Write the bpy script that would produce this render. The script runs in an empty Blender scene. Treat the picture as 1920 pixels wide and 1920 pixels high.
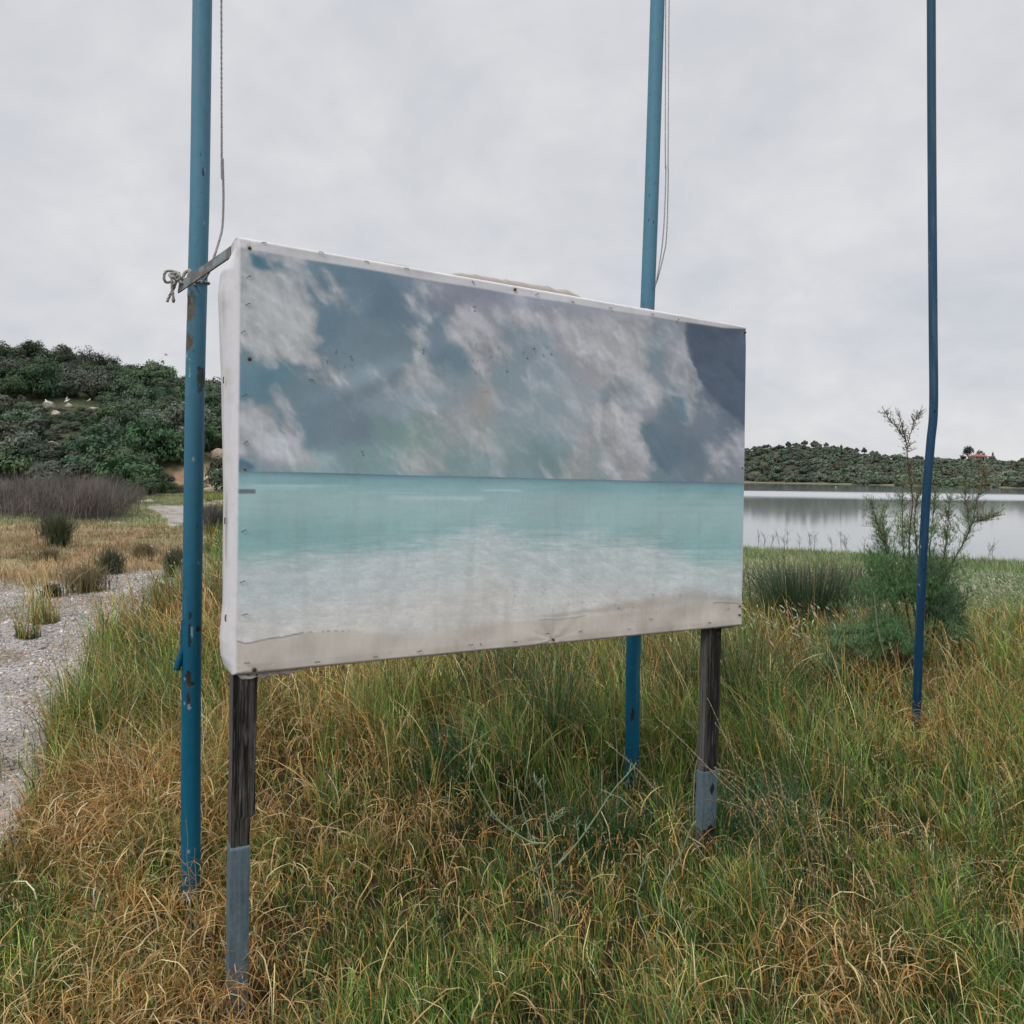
import bpy, math, random
import numpy as np
from mathutils import Vector

random.seed(7)
RNG = np.random.default_rng(11)
scene = bpy.context.scene

# ------------------------------------------------------------------ camera
F = 1400.0                 # focal length in pixels of a 1920 px wide frame
HZ = 888.0                 # row of the horizon at the middle column
ROLL = 0.012
EYE = np.array([0.0, 0.0, 1.62])
cam_d = bpy.data.cameras.new("camera")
cam = bpy.data.objects.new("camera", cam_d)
scene.collection.objects.link(cam)
cam.location = EYE
cam.rotation_mode = 'QUATERNION'
from mathutils import Matrix
cam.rotation_quaternion = (Matrix.Rotation(math.radians(90), 3, 'X') @ Matrix.Rotation(ROLL, 3, 'Z')).to_quaternion()
cam_d.sensor_width = 36
cam_d.lens = 36 * F / 1920
cam_d.shift_y = -(960 - HZ) / 1920
cam_d.clip_start = 0.05
cam_d.clip_end = 6000
scene.camera = cam
CR, SR = math.cos(ROLL), math.sin(ROLL)

def px(u, v, d):
    """where something seen at (u, v) stands when it is d metres away"""
    xc, yc = (u - 960) / F, -(v - HZ) / F
    return np.array([d * (xc * CR - yc * SR), d, EYE[2] + d * (xc * SR + yc * CR)])

def proj(P):
    P = np.asarray(P, float)
    q = P - EYE
    d = np.maximum(q[..., 1], 1e-3)
    X, Z = q[..., 0] / d, q[..., 2] / d
    xc, yc = X * CR + Z * SR, -X * SR + Z * CR
    return 960 + F * xc, HZ - F * yc

# ------------------------------------------------------------------ world
SUN_EL, SUN_AZ = math.radians(46), math.radians(-150)   # azimuth from +Y, clockwise
world = bpy.data.worlds.new("World")
scene.world = world
world.use_nodes = True
nt = world.node_tree
nt.nodes.clear()
def N(nt, typ, **kw):
    n = nt.nodes.new(typ)
    for k, v in kw.items():
        if k in n.inputs.keys():
            n.inputs[k].default_value = v
        else:
            setattr(n, k, v)
    return n
def L(nt, a, b): nt.links.new(a, b)
sky = N(nt, 'ShaderNodeTexSky', sky_type='NISHITA', sun_disc=False, sun_elevation=SUN_EL, sun_rotation=SUN_AZ)
bg1 = N(nt, 'ShaderNodeBackground', Strength=0.08)
L(nt, sky.outputs[0], bg1.inputs[0])
tc = N(nt, 'ShaderNodeTexCoord')
sep = N(nt, 'ShaderNodeSeparateXYZ'); L(nt, tc.outputs['Generated'], sep.inputs[0])
def M(nt, op, a, b=None, c=None, clamp=False):
    n = nt.nodes.new('ShaderNodeMath'); n.operation = op; n.use_clamp = clamp
    for i, x in enumerate((a, b, c)):
        if x is None: continue
        if isinstance(x, (int, float)): n.inputs[i].default_value = x
        else: L(nt, x, n.inputs[i])
    return n.outputs[0]
zz = M(nt, 'ADD', M(nt, 'MAXIMUM', sep.outputs[2], 0.0), 0.5)
comb = N(nt, 'ShaderNodeCombineXYZ')
L(nt, M(nt, 'DIVIDE', sep.outputs[0], zz), comb.inputs[0])
L(nt, M(nt, 'DIVIDE', sep.outputs[1], zz), comb.inputs[1])
n1 = N(nt, 'ShaderNodeTexNoise', Scale=3.0, Detail=9.0, Roughness=0.55, Distortion=0.5); L(nt, comb.outputs[0], n1.inputs['Vector'])
n2 = N(nt, 'ShaderNodeTexNoise', Scale=8.5, Detail=8.0, Roughness=0.6, Distortion=0.25); L(nt, comb.outputs[0], n2.inputs['Vector'])
s_ = M(nt, 'ADD', M(nt, 'MULTIPLY', n1.outputs[0], 0.65), M(nt, 'MULTIPLY', n2.outputs[0], 0.35))
ramp = N(nt, 'ShaderNodeValToRGB'); L(nt, s_, ramp.inputs[0])
cr = ramp.color_ramp
cr.elements[0].position = 0.36; cr.elements[0].color = (0.615, 0.64, 0.68, 1)
cr.elements[1].position = 0.66; cr.elements[1].color = (0.80, 0.795, 0.81, 1)
e = cr.elements.new(0.5); e.color = (0.70, 0.705, 0.735, 1)
# the cloud layer is thinner and brighter overhead
zen = N(nt, 'ShaderNodeMapRange', interpolation_type='SMOOTHSTEP'); L(nt, sep.outputs[2], zen.inputs[0])
zen.inputs[1].default_value = 0.5; zen.inputs[2].default_value = 0.9; zen.inputs[3].default_value = 0.97; zen.inputs[4].default_value = 2.0
bg2 = N(nt, 'ShaderNodeBackground'); L(nt, ramp.outputs[0], bg2.inputs[0]); L(nt, zen.outputs[0], bg2.inputs[1])
mx = N(nt, 'ShaderNodeMixShader', Fac=0.93); L(nt, bg1.outputs[0], mx.inputs[1]); L(nt, bg2.outputs[0], mx.inputs[2])
wo = N(nt, 'ShaderNodeOutputWorld'); L(nt, mx.outputs[0], wo.inputs[0])

sd = bpy.data.lights.new("sun", 'SUN'); sd.energy = 1.5; sd.angle = math.radians(16); sd.color = (1.0, 0.97, 0.92)
sun = bpy.data.objects.new("sun", sd); scene.collection.objects.link(sun)
dirv = Vector((math.sin(SUN_AZ) * math.cos(SUN_EL), math.cos(SUN_AZ) * math.cos(SUN_EL), math.sin(SUN_EL)))
sun.rotation_euler = dirv.to_track_quat('Z', 'Y').to_euler()
sun.location = (-5, -3, 8)
scene.view_settings.view_transform = 'Standard'
scene.view_settings.look = 'None'
scene.view_settings.exposure = 0.04
scene.view_settings.gamma = 1.0
scene.cycles.max_bounces = 6
scene.cycles.transparent_max_bounces = 8

# ------------------------------------------------------------------ helpers
def lin(c):
    c = np.asarray(c, float) / 255.0
    return np.where(c <= 0.04045, c / 12.92, ((c + 0.055) / 1.055) ** 2.4)
def sstep(a, b, x):
    t = np.clip((np.asarray(x, float) - a) / (b - a), 0, 1)
    return t * t * (3 - 2 * t)
_TAB = np.random.default_rng(5).random((16, 256, 256))
def vnoise(x, y, seed=0):
    x = np.asarray(x, float); y = np.asarray(y, float)
    xi, yi = np.floor(x).astype(int), np.floor(y).astype(int)
    fx, fy = x - xi, y - yi
    fx = fx * fx * (3 - 2 * fx); fy = fy * fy * (3 - 2 * fy)
    T = _TAB[seed % 16]
    a = T[xi % 256, yi % 256]; b = T[(xi + 1) % 256, yi % 256]
    c = T[xi % 256, (yi + 1) % 256]; d = T[(xi + 1) % 256, (yi + 1) % 256]
    return (a * (1 - fx) + b * fx) * (1 - fy) + (c * (1 - fx) + d * fx) * fy
def fbm(x, y, octv=5, seed=0, gain=0.5):
    s, amp, tot = 0.0, 1.0, 0.0
    for o in range(octv):
        s = s + amp * vnoise(np.asarray(x) * 2 ** o + 17.3 * o, np.asarray(y) * 2 ** o + 9.1 * o, seed + o)
        tot += amp; amp *= gain
    return s / tot - 0.5
def poly_sd(x, y, pts):
    """signed distance to a polygon, positive inside"""
    pts = np.asarray(pts, float)
    x = np.asarray(x, float); y = np.asarray(y, float)
    d = np.full(x.shape, 1e18); inside = np.zeros(x.shape, bool)
    n = len(pts)
    for i in range(n):
        x0, y0 = pts[i]; x1, y1 = pts[(i + 1) % n]
        ex, ey = x1 - x0, y1 - y0
        t = np.clip(((x - x0) * ex + (y - y0) * ey) / (ex * ex + ey * ey + 1e-12), 0, 1)
        d = np.minimum(d, (x - x0 - t * ex) ** 2 + (y - y0 - t * ey) ** 2)
        c = ((y0 > y) != (y1 > y)) & (x < (x1 - x0) * (y - y0) / ((y1 - y0) if y1 != y0 else 1e-12) + x0)
        inside ^= c
    d = np.sqrt(d)
    return np.where(inside, d, -d)

class G:
    """collects vertices, quads, tris and a colour per vertex"""
    def __init__(s): s.V = []; s.Q = []; s.T = []; s.C = []; s.n = 0
    def add(s, V, Q=None, T=None, col=None):
        V = np.asarray(V, float).reshape(-1, 3)
        if Q is not None and len(Q): s.Q.append(np.asarray(Q, int) + s.n)
        if T is not None and len(T): s.T.append(np.asarray(T, int) + s.n)
        if col is None: col = (0.5, 0.5, 0.5)
        col = np.asarray(col, float)
        if col.ndim == 1: col = np.tile(col[:3], (len(V), 1))
        s.V.append(V); s.C.append(col); s.n += len(V)
    def build(s, name, mat, parent=None, smooth=True, origin=None, local=False):
        V = np.concatenate(s.V)
        o = np.zeros(3) if origin is None else np.asarray(origin, float)
        V = V - o
        Q = np.concatenate(s.Q) if s.Q else np.zeros((0, 4), int)
        T = np.concatenate(s.T) if s.T else np.zeros((0, 3), int)
        me = bpy.data.meshes.new(name)
        me.vertices.add(len(V)); me.vertices.foreach_set('co', V.astype(np.float32).ravel())
        me.loops.add(len(Q) * 4 + len(T) * 3)
        me.loops.foreach_set('vertex_index', np.concatenate([Q.ravel(), T.ravel()]).astype(np.int32))
        me.polygons.add(len(Q) + len(T))
        st = np.concatenate([np.arange(len(Q)) * 4, len(Q) * 4 + np.arange(len(T)) * 3]).astype(np.int32)
        me.polygons.foreach_set('loop_start', st)
        me.polygons.foreach_set('use_smooth', np.full(len(Q) + len(T), smooth))
        me.update(calc_edges=True)
        C = np.concatenate(s.C)
        at = me.color_attributes.new('Col', 'FLOAT_COLOR', 'POINT')
        at.data.foreach_set('color', np.hstack([C, np.ones((len(C), 1))]).astype(np.float32).ravel())
        me.materials.append(mat)
        ob = bpy.data.objects.new(name, me)
        scene.collection.objects.link(ob)
        if parent is not None:
            ob.parent = parent
            if not local:
                ob.location = Vector(o) - parent.location
            else:
                ob.location = o
        else:
            ob.location = o
        return ob

def tag(o, label=None, cat=None, group=None, kind=None):
    if label: o['label'] = label
    if cat: o['category'] = cat
    if group: o['group'] = group
    if kind: o['kind'] = kind
    return o
def empty(name, loc):
    o = bpy.data.objects.new(name, None); scene.collection.objects.link(o)
    o.location = Vector([float(c) for c in loc]); o.empty_display_size = 0.1
    return o
def copy_tree(root, loc, rotz=0.0, scale=1.0):
    r = root.copy(); scene.collection.objects.link(r)
    r.location = loc; r.rotation_euler = (0, 0, rotz)
    r.scale = scale if isinstance(scale, tuple) else (scale,) * 3
    for ch in list(root.children):
        c = ch.copy(); scene.collection.objects.link(c); c.parent = r
    return r

def grid_faces(nu, nv, closed_u=False):
    """index [i*nv + j]"""
    i = np.arange(nu if closed_u else nu - 1)[:, None]; j = np.arange(nv - 1)[None, :]
    i2 = (i + 1) % nu
    return np.stack([i * nv + j, i2 * nv + j, i2 * nv + j + 1, i * nv + j + 1], -1).reshape(-1, 4)
def smooth_path(pts, n):
    """Catmull-Rom through the points"""
    P = np.asarray(pts, float)
    if len(P) == 2:
        t = np.linspace(0, 1, n)[:, None]; return P[0] * (1 - t) + P[1] * t
    Q = np.vstack([2 * P[0] - P[1], P, 2 * P[-1] - P[-2]])
    out = []
    ts = np.linspace(0, len(P) - 1 - 1e-9, n)
    for t in ts:
        i = int(t); f = t - i
        p0, p1, p2, p3 = Q[i], Q[i + 1], Q[i + 2], Q[i + 3]
        out.append(0.5 * ((2 * p1) + (-p0 + p2) * f + (2 * p0 - 5 * p1 + 4 * p2 - p3) * f * f + (-p0 + 3 * p1 - 3 * p2 + p3) * f ** 3))
    return np.array(out)
def tube(g, path, rad, n=8, col=(0.5, 0.5, 0.5), caps=True):
    P = np.asarray(path, float); m = len(P)
    R = np.full(m, rad, float) if np.isscalar(rad) else np.asarray(rad, float)
    T = np.gradient(P, axis=0); T /= np.linalg.norm(T, axis=1)[:, None] + 1e-12
    up = np.array([0, 0, 1.0]) if abs(T[0, 2]) < 0.9 else np.array([0, 1.0, 0])
    a = np.cross(T[0], up); a /= np.linalg.norm(a)
    V = []
    th = np.arange(n) / n * 2 * np.pi
    for k in range(m):
        a = a - T[k] * a.dot(T[k]); a /= np.linalg.norm(a) + 1e-12
        b = np.cross(T[k], a)
        V.append(P[k] + R[k] * (np.cos(th)[:, None] * a + np.sin(th)[:, None] * b))
    V = np.array(V)                                   # m, n, 3
    Vt = V.transpose(1, 0, 2).reshape(-1, 3)          # n, m
    Q = grid_faces(n, m, closed_u=True)
    Tt = []
    if caps:
        base = n * m
        Vt = np.vstack([Vt, P[0], P[-1]])
        for i in range(n):
            j = (i + 1) % n
            Tt.append((base, j * m, i * m)); Tt.append((base + 1, i * m + m - 1, j * m + m - 1))
    c = np.asarray(col, float)
    if c.ndim == 2 and len(c) == m:
        cc = np.tile(c, (n, 1)).reshape(n * m, 3)
        if caps: cc = np.vstack([cc, c[0], c[-1]])
        c = cc
    g.add(Vt, Q, Tt, c)
def box(g, o, ex, ey, ez, col=(0.5, 0.5, 0.5)):
    o, ex, ey, ez = (np.asarray(v, float) for v in (o, ex, ey, ez))
    V = [o + i * ex + j * ey + k * ez for k in (0, 1) for j in (0, 1) for i in (0, 1)]
    g.add(V, [(0, 2, 3, 1), (4, 5, 7, 6), (0, 1, 5, 4), (2, 6, 7, 3), (0, 4, 6, 2), (1, 3, 7, 5)], None, col)

# ------------------------------------------------------------------ materials
def new_mat(name):
    m = bpy.data.materials.new(name); m.use_nodes = True
    t = m.node_tree; t.nodes.clear()
    out = N(t, 'ShaderNodeOutputMaterial')
    return m, t, out
def attr_mat(name, rough=0.8, spec=0.3, nscale=0.0, namt=0.0, bump=0.0, bscale=40.0, trans=0.0, objvar=0.0, stretch=(1, 1, 1), sheen=0.0):
    m, t, out = new_mat(name)
    at = N(t, 'ShaderNodeAttribute', attribute_name='Col')
    col = at.outputs['Color']
    tcn = N(t, 'ShaderNodeTexCoord')
    mp = N(t, 'ShaderNodeMapping'); mp.inputs['Scale'].default_value = stretch
    L(t, tcn.outputs['Object'], mp.inputs[0])
    if namt > 0:
        n = N(t, 'ShaderNodeTexNoise', Scale=nscale, Detail=6.0, Roughness=0.6); L(t, mp.outputs[0], n.inputs['Vector'])
        mr = N(t, 'ShaderNodeMapRange'); L(t, n.outputs[0], mr.inputs[0])
        mr.inputs[1].default_value = 0.3; mr.inputs[2].default_value = 0.7
        mr.inputs[3].default_value = 1 - namt; mr.inputs[4].default_value = 1 + namt
        vm = N(t, 'ShaderNodeVectorMath', operation='SCALE'); L(t, col, vm.inputs[0]); L(t, mr.outputs[0], vm.inputs['Scale'])
        col = vm.outputs[0]
    if objvar > 0:
        oi = N(t, 'ShaderNodeObjectInfo')
        hs = N(t, 'ShaderNodeHueSaturation'); L(t, col, hs.inputs['Color'])
        L(t, M(t, 'ADD', M(t, 'MULTIPLY', oi.outputs['Random'], 2 * objvar), 1 - objvar), hs.inputs['Value'])
        L(t, M(t, 'ADD', M(t, 'MULTIPLY', M(t, 'FRACT', M(t, 'MULTIPLY', oi.outputs['Random'], 7.31)), 0.05), 0.475), hs.inputs['Hue'])
        L(t, M(t, 'ADD', M(t, 'MULTIPLY', M(t, 'FRACT', M(t, 'MULTIPLY', oi.outputs['Random'], 3.77)), 0.35), 0.6), hs.inputs['Saturation'])
        col = hs.outputs[0]
    p = N(t, 'ShaderNodeBsdfPrincipled', Roughness=rough)
    p.inputs['Specular IOR Level'].default_value = spec
    L(t, col, p.inputs['Base Color'])
    if bump > 0:
        n = N(t, 'ShaderNodeTexNoise', Scale=bscale, Detail=5.0, Roughness=0.6); L(t, mp.outputs[0], n.inputs['Vector'])
        b = N(t, 'ShaderNodeBump', Strength=bump, Distance=0.01); L(t, n.outputs[0], b.inputs['Height']); L(t, b.outputs[0], p.inputs['Normal'])
    sh = p.outputs[0]
    if trans > 0:
        tr = N(t, 'ShaderNodeBsdfTranslucent'); L(t, col, tr.inputs['Color'])
        ms = N(t, 'ShaderNodeMixShader', Fac=trans); L(t, sh, ms.inputs[1]); L(t, tr.outputs[0], ms.inputs[2])
        sh = ms.outputs[0]
    L(t, sh, out.inputs[0])
    return m
MAT_CANVAS = attr_mat('canvas_print', rough=0.62, spec=0.25, nscale=60.0, namt=0.035, bump=0.06, bscale=300.0)
MAT_PAINT = attr_mat('weathered_paint', rough=0.55, spec=0.22, nscale=25.0, namt=0.06, bump=0.12, bscale=90.0)
MAT_METAL = attr_mat('weathered_metal', rough=0.55, spec=0.5, nscale=50.0, namt=0.18, bump=0.2, bscale=120.0)
MAT_ROPE = attr_mat('rope_fibre', rough=0.9, spec=0.1, nscale=220.0, namt=0.3, bump=0.5, bscale=260.0)
MAT_WOOD = attr_mat('weathered_wood', rough=0.85, spec=0.15, nscale=60.0, namt=0.5, bump=0.8, bscale=90.0, stretch=(3, 3, 0.08))
MAT_GRASS = attr_mat('grass_blades', rough=0.5, spec=0.35, trans=0.16)
MAT_LEAF = attr_mat('bush_leaves', rough=0.65, spec=0.2, trans=0.14, objvar=0.40)
MAT_BARK = attr_mat('bark', rough=0.9, spec=0.1, nscale=6.0, namt=0.3)
MAT_STONE = attr_mat('stone', rough=0.9, spec=0.2, nscale=2.0, namt=0.3, bump=0.5, bscale=5.0)
MAT_PLAIN = attr_mat('painted_wall', rough=0.8, spec=0.2, nscale=1.0, namt=0.08)
MAT_BIRD = attr_mat('feathers', rough=0.8, spec=0.1, nscale=30, namt=0.05)

# ------------------------------------------------------------------ terrain
WATER = -3.2
E_PX = [0.0, 0.25, 0.314, 0.343, 0.386, 0.43, 0.457, 0.486, 0.53, 0.586, 0.65, 0.8, 1.5]
E_EL = [30, 44, 47, 55, 59, 56, 49, 42, 33, 30, 30, 30, 28]
def shore_near(a): return 51 - 18 * (np.clip(a, -0.1, 0.9) - 0.314)
def shore_far(a): return 560 - 420 * (np.clip(a, -0.3, 0.85) - 0.314)
def Hgt(x, y):
    x = np.asarray(x, float); y = np.asarray(y, float)
    yy = np.maximum(y, 1.0)
    a = x / yy
    ys, yf = shore_near(a), shore_far(a)
    und = (fbm(x * 0.35, y * 0.35, 4, 1) * 0.16) * sstep(2, 12, y) + fbm(x * 1.7, y * 1.7, 3, 2) * 0.05
    near = -3.28 * np.clip((y - 4) / (ys - 4), 0, 1) ** 1.12
    near = near - np.clip((y - ys) * 0.15, 0, 3)
    dyf = y - yf
    rise = np.clip(dyf * 0.15, 0, 3.4) + np.clip(dyf - 10, 0, 60) * 0.02
    el = np.interp(a, E_PX, E_EL)
    crest = 1.62 + el / 1400 * (yf + 170)
    hill = sstep(35, 175, dyf) * (crest + 1.0) + fbm(x * 0.02, y * 0.02, 5, 4) * 7 * sstep(40, 110, dyf) * (1 - sstep(150, 185, dyf) * 0.7)
    hill = hill - np.clip(dyf - 230, 0, 2000) * 0.01
    right = np.where(dyf > -30, np.maximum(near, -6.3 + np.clip(dyf + 30, 0, 20) * 0.0) + rise + hill, near)
    m = np.interp(a, [-2.0, -0.9, -0.65, -0.5, -0.38, -0.25, -0.1, 0.0], [1.15, 1.1, 0.93, 0.84, 0.66, 0.4, 0.1, 0.0])
    hy = np.clip(y - 47, 0, 70)
    left = m * (0.27 * hy * sstep(0, 14, y - 45)) + fbm(x * 0.06, y * 0.06, 4, 6) * 2.5 * sstep(48, 62, y) - np.clip(y - 125, 0, 3000) * 0.03 * sstep(125, 200, y)
    left = np.maximum(left, -2.0)
    w = sstep(-0.3, 0.02, a)
    front = sstep(3.0, 9.0, y)
    z = (right * w + left * (1 - w)) * np.where(y > 0, front + (1 - front) * 0.0, 0.0)
    z = np.where(y < 9, (right * w + left * (1 - w)) * sstep(3, 9, y), z)
    return z + und * np.where(y > ys + 2, 0.6, 1.0)
def ground_at(u, v, d0=2.0, d1=800):
    """the ground point seen at (u, v)"""
    ds = np.geomspace(d0, d1, 3000)
    P = np.array([px(u, v, 1.0) - EYE])
    pts = EYE + P * ds[:, None]
    below = pts[:, 2] < Hgt(pts[:, 0], pts[:, 1])
    i = int(np.argmax(below)) if below.any() else len(ds) - 1
    p = pts[i].copy(); p[2] = Hgt(p[0], p[1])
    return p

PATH_MAIN = [(-300, 1092), (50, 1090), (130, 1097), (200, 1072), (345, 1066), (345, 1108), (300, 1130), (262, 1165), (208, 1200), (172, 1260), (150, 1330), (118, 1395), (95, 1455), (66, 1560), (30, 1680), (-60, 1850), (-300, 2050)]
PATH_FAR = [(270, 950), (300, 946), (350, 948), (430, 934), (440, 944), (350, 962), (352, 984), (318, 992), (312, 972)]
def path_mask(x, y):
    P = np.stack([x, y, Hgt(x, y)], -1)
    u, v = proj(P)
    w = fbm(x * 1.3, y * 1.3, 4, 3)
    vd = np.maximum(v - 880, 5) / 300.0
    m = poly_sd(u, v, PATH_MAIN) / (26 * vd) + w * 2.4
    m2 = poly_sd(u, v, PATH_FAR) / 4.0 + w * 1.6
    ok = (y > 1.0)
    main = np.where(ok, sstep(-0.5, 0.8, m), 0)
    # tufts of dry turf on the gravel
    for (cu, cv, ru, rv) in ((85, 1165, 34, 12), (52, 1194, 36, 9), (150, 1092, 40, 12), (60, 1098, 26, 5)):
        g = np.exp(-(((u - cu) / ru) ** 2 + ((v - cv) / rv) ** 2)) + w * 0.8
        main = main * (1 - sstep(0.35, 0.65, g))
    return np.maximum(main, np.where(ok, sstep(-0.5, 0.8, m2), 0))

def ground_colour(x, y, z):
    u, v = proj(np.stack([x, y, z], -1))
    v = np.where(y > 0.5, v, 3000)
    a = x / np.maximum(y, 1)
    n1 = fbm(x * 0.5, y * 0.5, 5, 7) + 0.5
    n2 = fbm(x * 4, y * 4, 4, 9) + 0.5
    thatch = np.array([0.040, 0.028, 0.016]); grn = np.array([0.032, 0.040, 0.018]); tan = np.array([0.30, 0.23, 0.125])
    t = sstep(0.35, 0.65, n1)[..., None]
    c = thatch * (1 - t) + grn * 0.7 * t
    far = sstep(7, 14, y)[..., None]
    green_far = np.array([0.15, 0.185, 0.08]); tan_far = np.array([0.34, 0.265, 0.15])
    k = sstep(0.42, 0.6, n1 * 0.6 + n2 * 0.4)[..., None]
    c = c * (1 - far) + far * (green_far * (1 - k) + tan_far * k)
    # left field: green strip further off, tan track nearer
    lf = sstep(-0.36, -0.42, a)[..., None] if False else (1 - sstep(-0.42, -0.34, a))[..., None]
    tk = sstep(0.3, 0.7, n1)[..., None]
    mid = np.array([0.36, 0.265, 0.15]) * (1 - tk) + np.array([0.29, 0.28, 0.15]) * tk
    strip = np.array([0.20, 0.25, 0.13])
    s = (sstep(18, 26, y) * (1 - 0.6 * n1))[..., None]
    c = c * (1 - lf * far) + lf * far * (mid * (1 - s) + strip * s) * (0.45 + 0.75 * n2[..., None])
    # worn earth track
    tr = np.full(u.shape, 1e9)
    for (x0, y0), (x1, y1) in zip([(20, 1078), (110, 1060), (190, 1030), (250, 1002), (318, 985)], [(110, 1060), (190, 1030), (250, 1002), (318, 985), (345, 975)]):
        t_ = np.clip(((u - x0) * (x1 - x0) + (v - y0) * (y1 - y0)) / ((x1 - x0) ** 2 + (y1 - y0) ** 2), 0, 1)
        tr = np.minimum(tr, np.hypot((u - x0 - t_ * (x1 - x0)) * .6, (v - y0 - t_ * (y1 - y0)) * 1.0))
    tq = (1 - sstep(.5, 1.3, tr / 9 + (n2 - .5) * 1.5))[..., None] * (y > 8)[..., None] * lf
    c = c * (1 - tq) + tq * np.array([0.31, 0.20, 0.115])
    # hillside soil
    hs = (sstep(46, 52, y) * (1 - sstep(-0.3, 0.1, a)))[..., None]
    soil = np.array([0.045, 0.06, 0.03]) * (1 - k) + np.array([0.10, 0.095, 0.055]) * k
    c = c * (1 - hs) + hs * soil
    # bank of bare earth and dry grass at the foot of the hill
    bank = np.exp(-(((u - 385) / 75) ** 2 + ((v - 893) / 22) ** 2)) * (y > 40)
    bk = sstep(0.3, 0.6, bank + (n2 - 0.5) * 0.4)[..., None]
    c = c * (1 - bk) + bk * (np.array([0.29, 0.19, 0.115]) * (0.5 + 0.9 * n2[..., None]))
    # right meadow
    rf = (sstep(0.25, 0.33, a) * sstep(9, 13, y) * (1 - sstep(300, 400, y)))[..., None]
    m1 = sstep(0.4, 0.62, n1)[..., None]
    c = c * (1 - rf) + rf * (np.array([0.13, 0.175, 0.08]) * (1 - m1) + np.array([0.19, 0.175, 0.09]) * m1)
    sh = shore_near(a)
    wet = ((np.abs(y - sh + 2.0) < 2.6) & (a > -0.2))[..., None]
    c = np.where(wet, np.array([0.17, 0.135, 0.085]) * (0.7 + 0.6 * n2[..., None]), c)
    # far shore
    fz = (y > 300)
    dyf = y - shore_far(a)
    f1 = fbm(x * 0.03, y * 0.012, 5, 8) + 0.5
    f2 = fbm(x * 0.12, y * 0.03, 5, 10) + 0.5
    reeds = np.array([0.20, 0.185, 0.115]) * (0.75 + 0.5 * f2[..., None])
    turf = np.array([0.105, 0.115, 0.065]) * (0.6 + 0.8 * f2[..., None])
    dark = np.array([0.085, 0.075, 0.06]) * (0.5 + 1.0 * f2[..., None])
    q = sstep(14, 60, dyf)[..., None]
    fc = reeds * (1 - q) + q * (turf * sstep(0.4, 0.6, f1)[..., None] + dark * (1 - sstep(0.4, 0.6, f1)[..., None]))
    top = sstep(120, 165, dyf)[..., None]
    fc = fc * (1 - top) + top * turf * 1.15
    fc = np.where((dyf < 6)[..., None], np.array([0.42, 0.37, 0.29]), fc)
    c = np.where(fz[..., None], fc, c)
    pm = path_mask(x, y)[..., None]
    stone = np.array([0.37, 0.34, 0.322]) * (0.6 + 0.7 * n2[..., None])
    dt = sstep(.02, .16, fbm(x * 1.6, y * 1.1, 4, 6))[..., None]; stone = stone * (1 - dt * .6) + np.array([.22, .16, .105]) * dt * .6
    c = c * (1 - pm) + pm * stone
    return np.clip(c, 0.005, 0.9)

def build_ground():
    th = np.concatenate([np.linspace(-42, 42, 460), np.linspace(42, 318, 90)[1:-1]])
    th = np.radians(th)
    r = np.concatenate([[0.02], np.geomspace(0.6, 4500, 640)])
    T, R = np.meshgrid(th, r, indexing='ij')
    X, Y = R * np.sin(T), R * np.cos(T)
    Z = Hgt(X, Y)
    Z = np.where(R > 1600, np.minimum(Z, 25), Z)
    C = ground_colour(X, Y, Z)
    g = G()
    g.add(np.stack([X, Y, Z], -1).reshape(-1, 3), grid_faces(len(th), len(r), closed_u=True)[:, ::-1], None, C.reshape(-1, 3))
    m = attr_mat('earth', rough=0.95, spec=0.1, nscale=38.0, namt=0.35, bump=0.9, bscale=60.0)
    return tag(g.build('ground', m), kind='structure')
build_ground()

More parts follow.
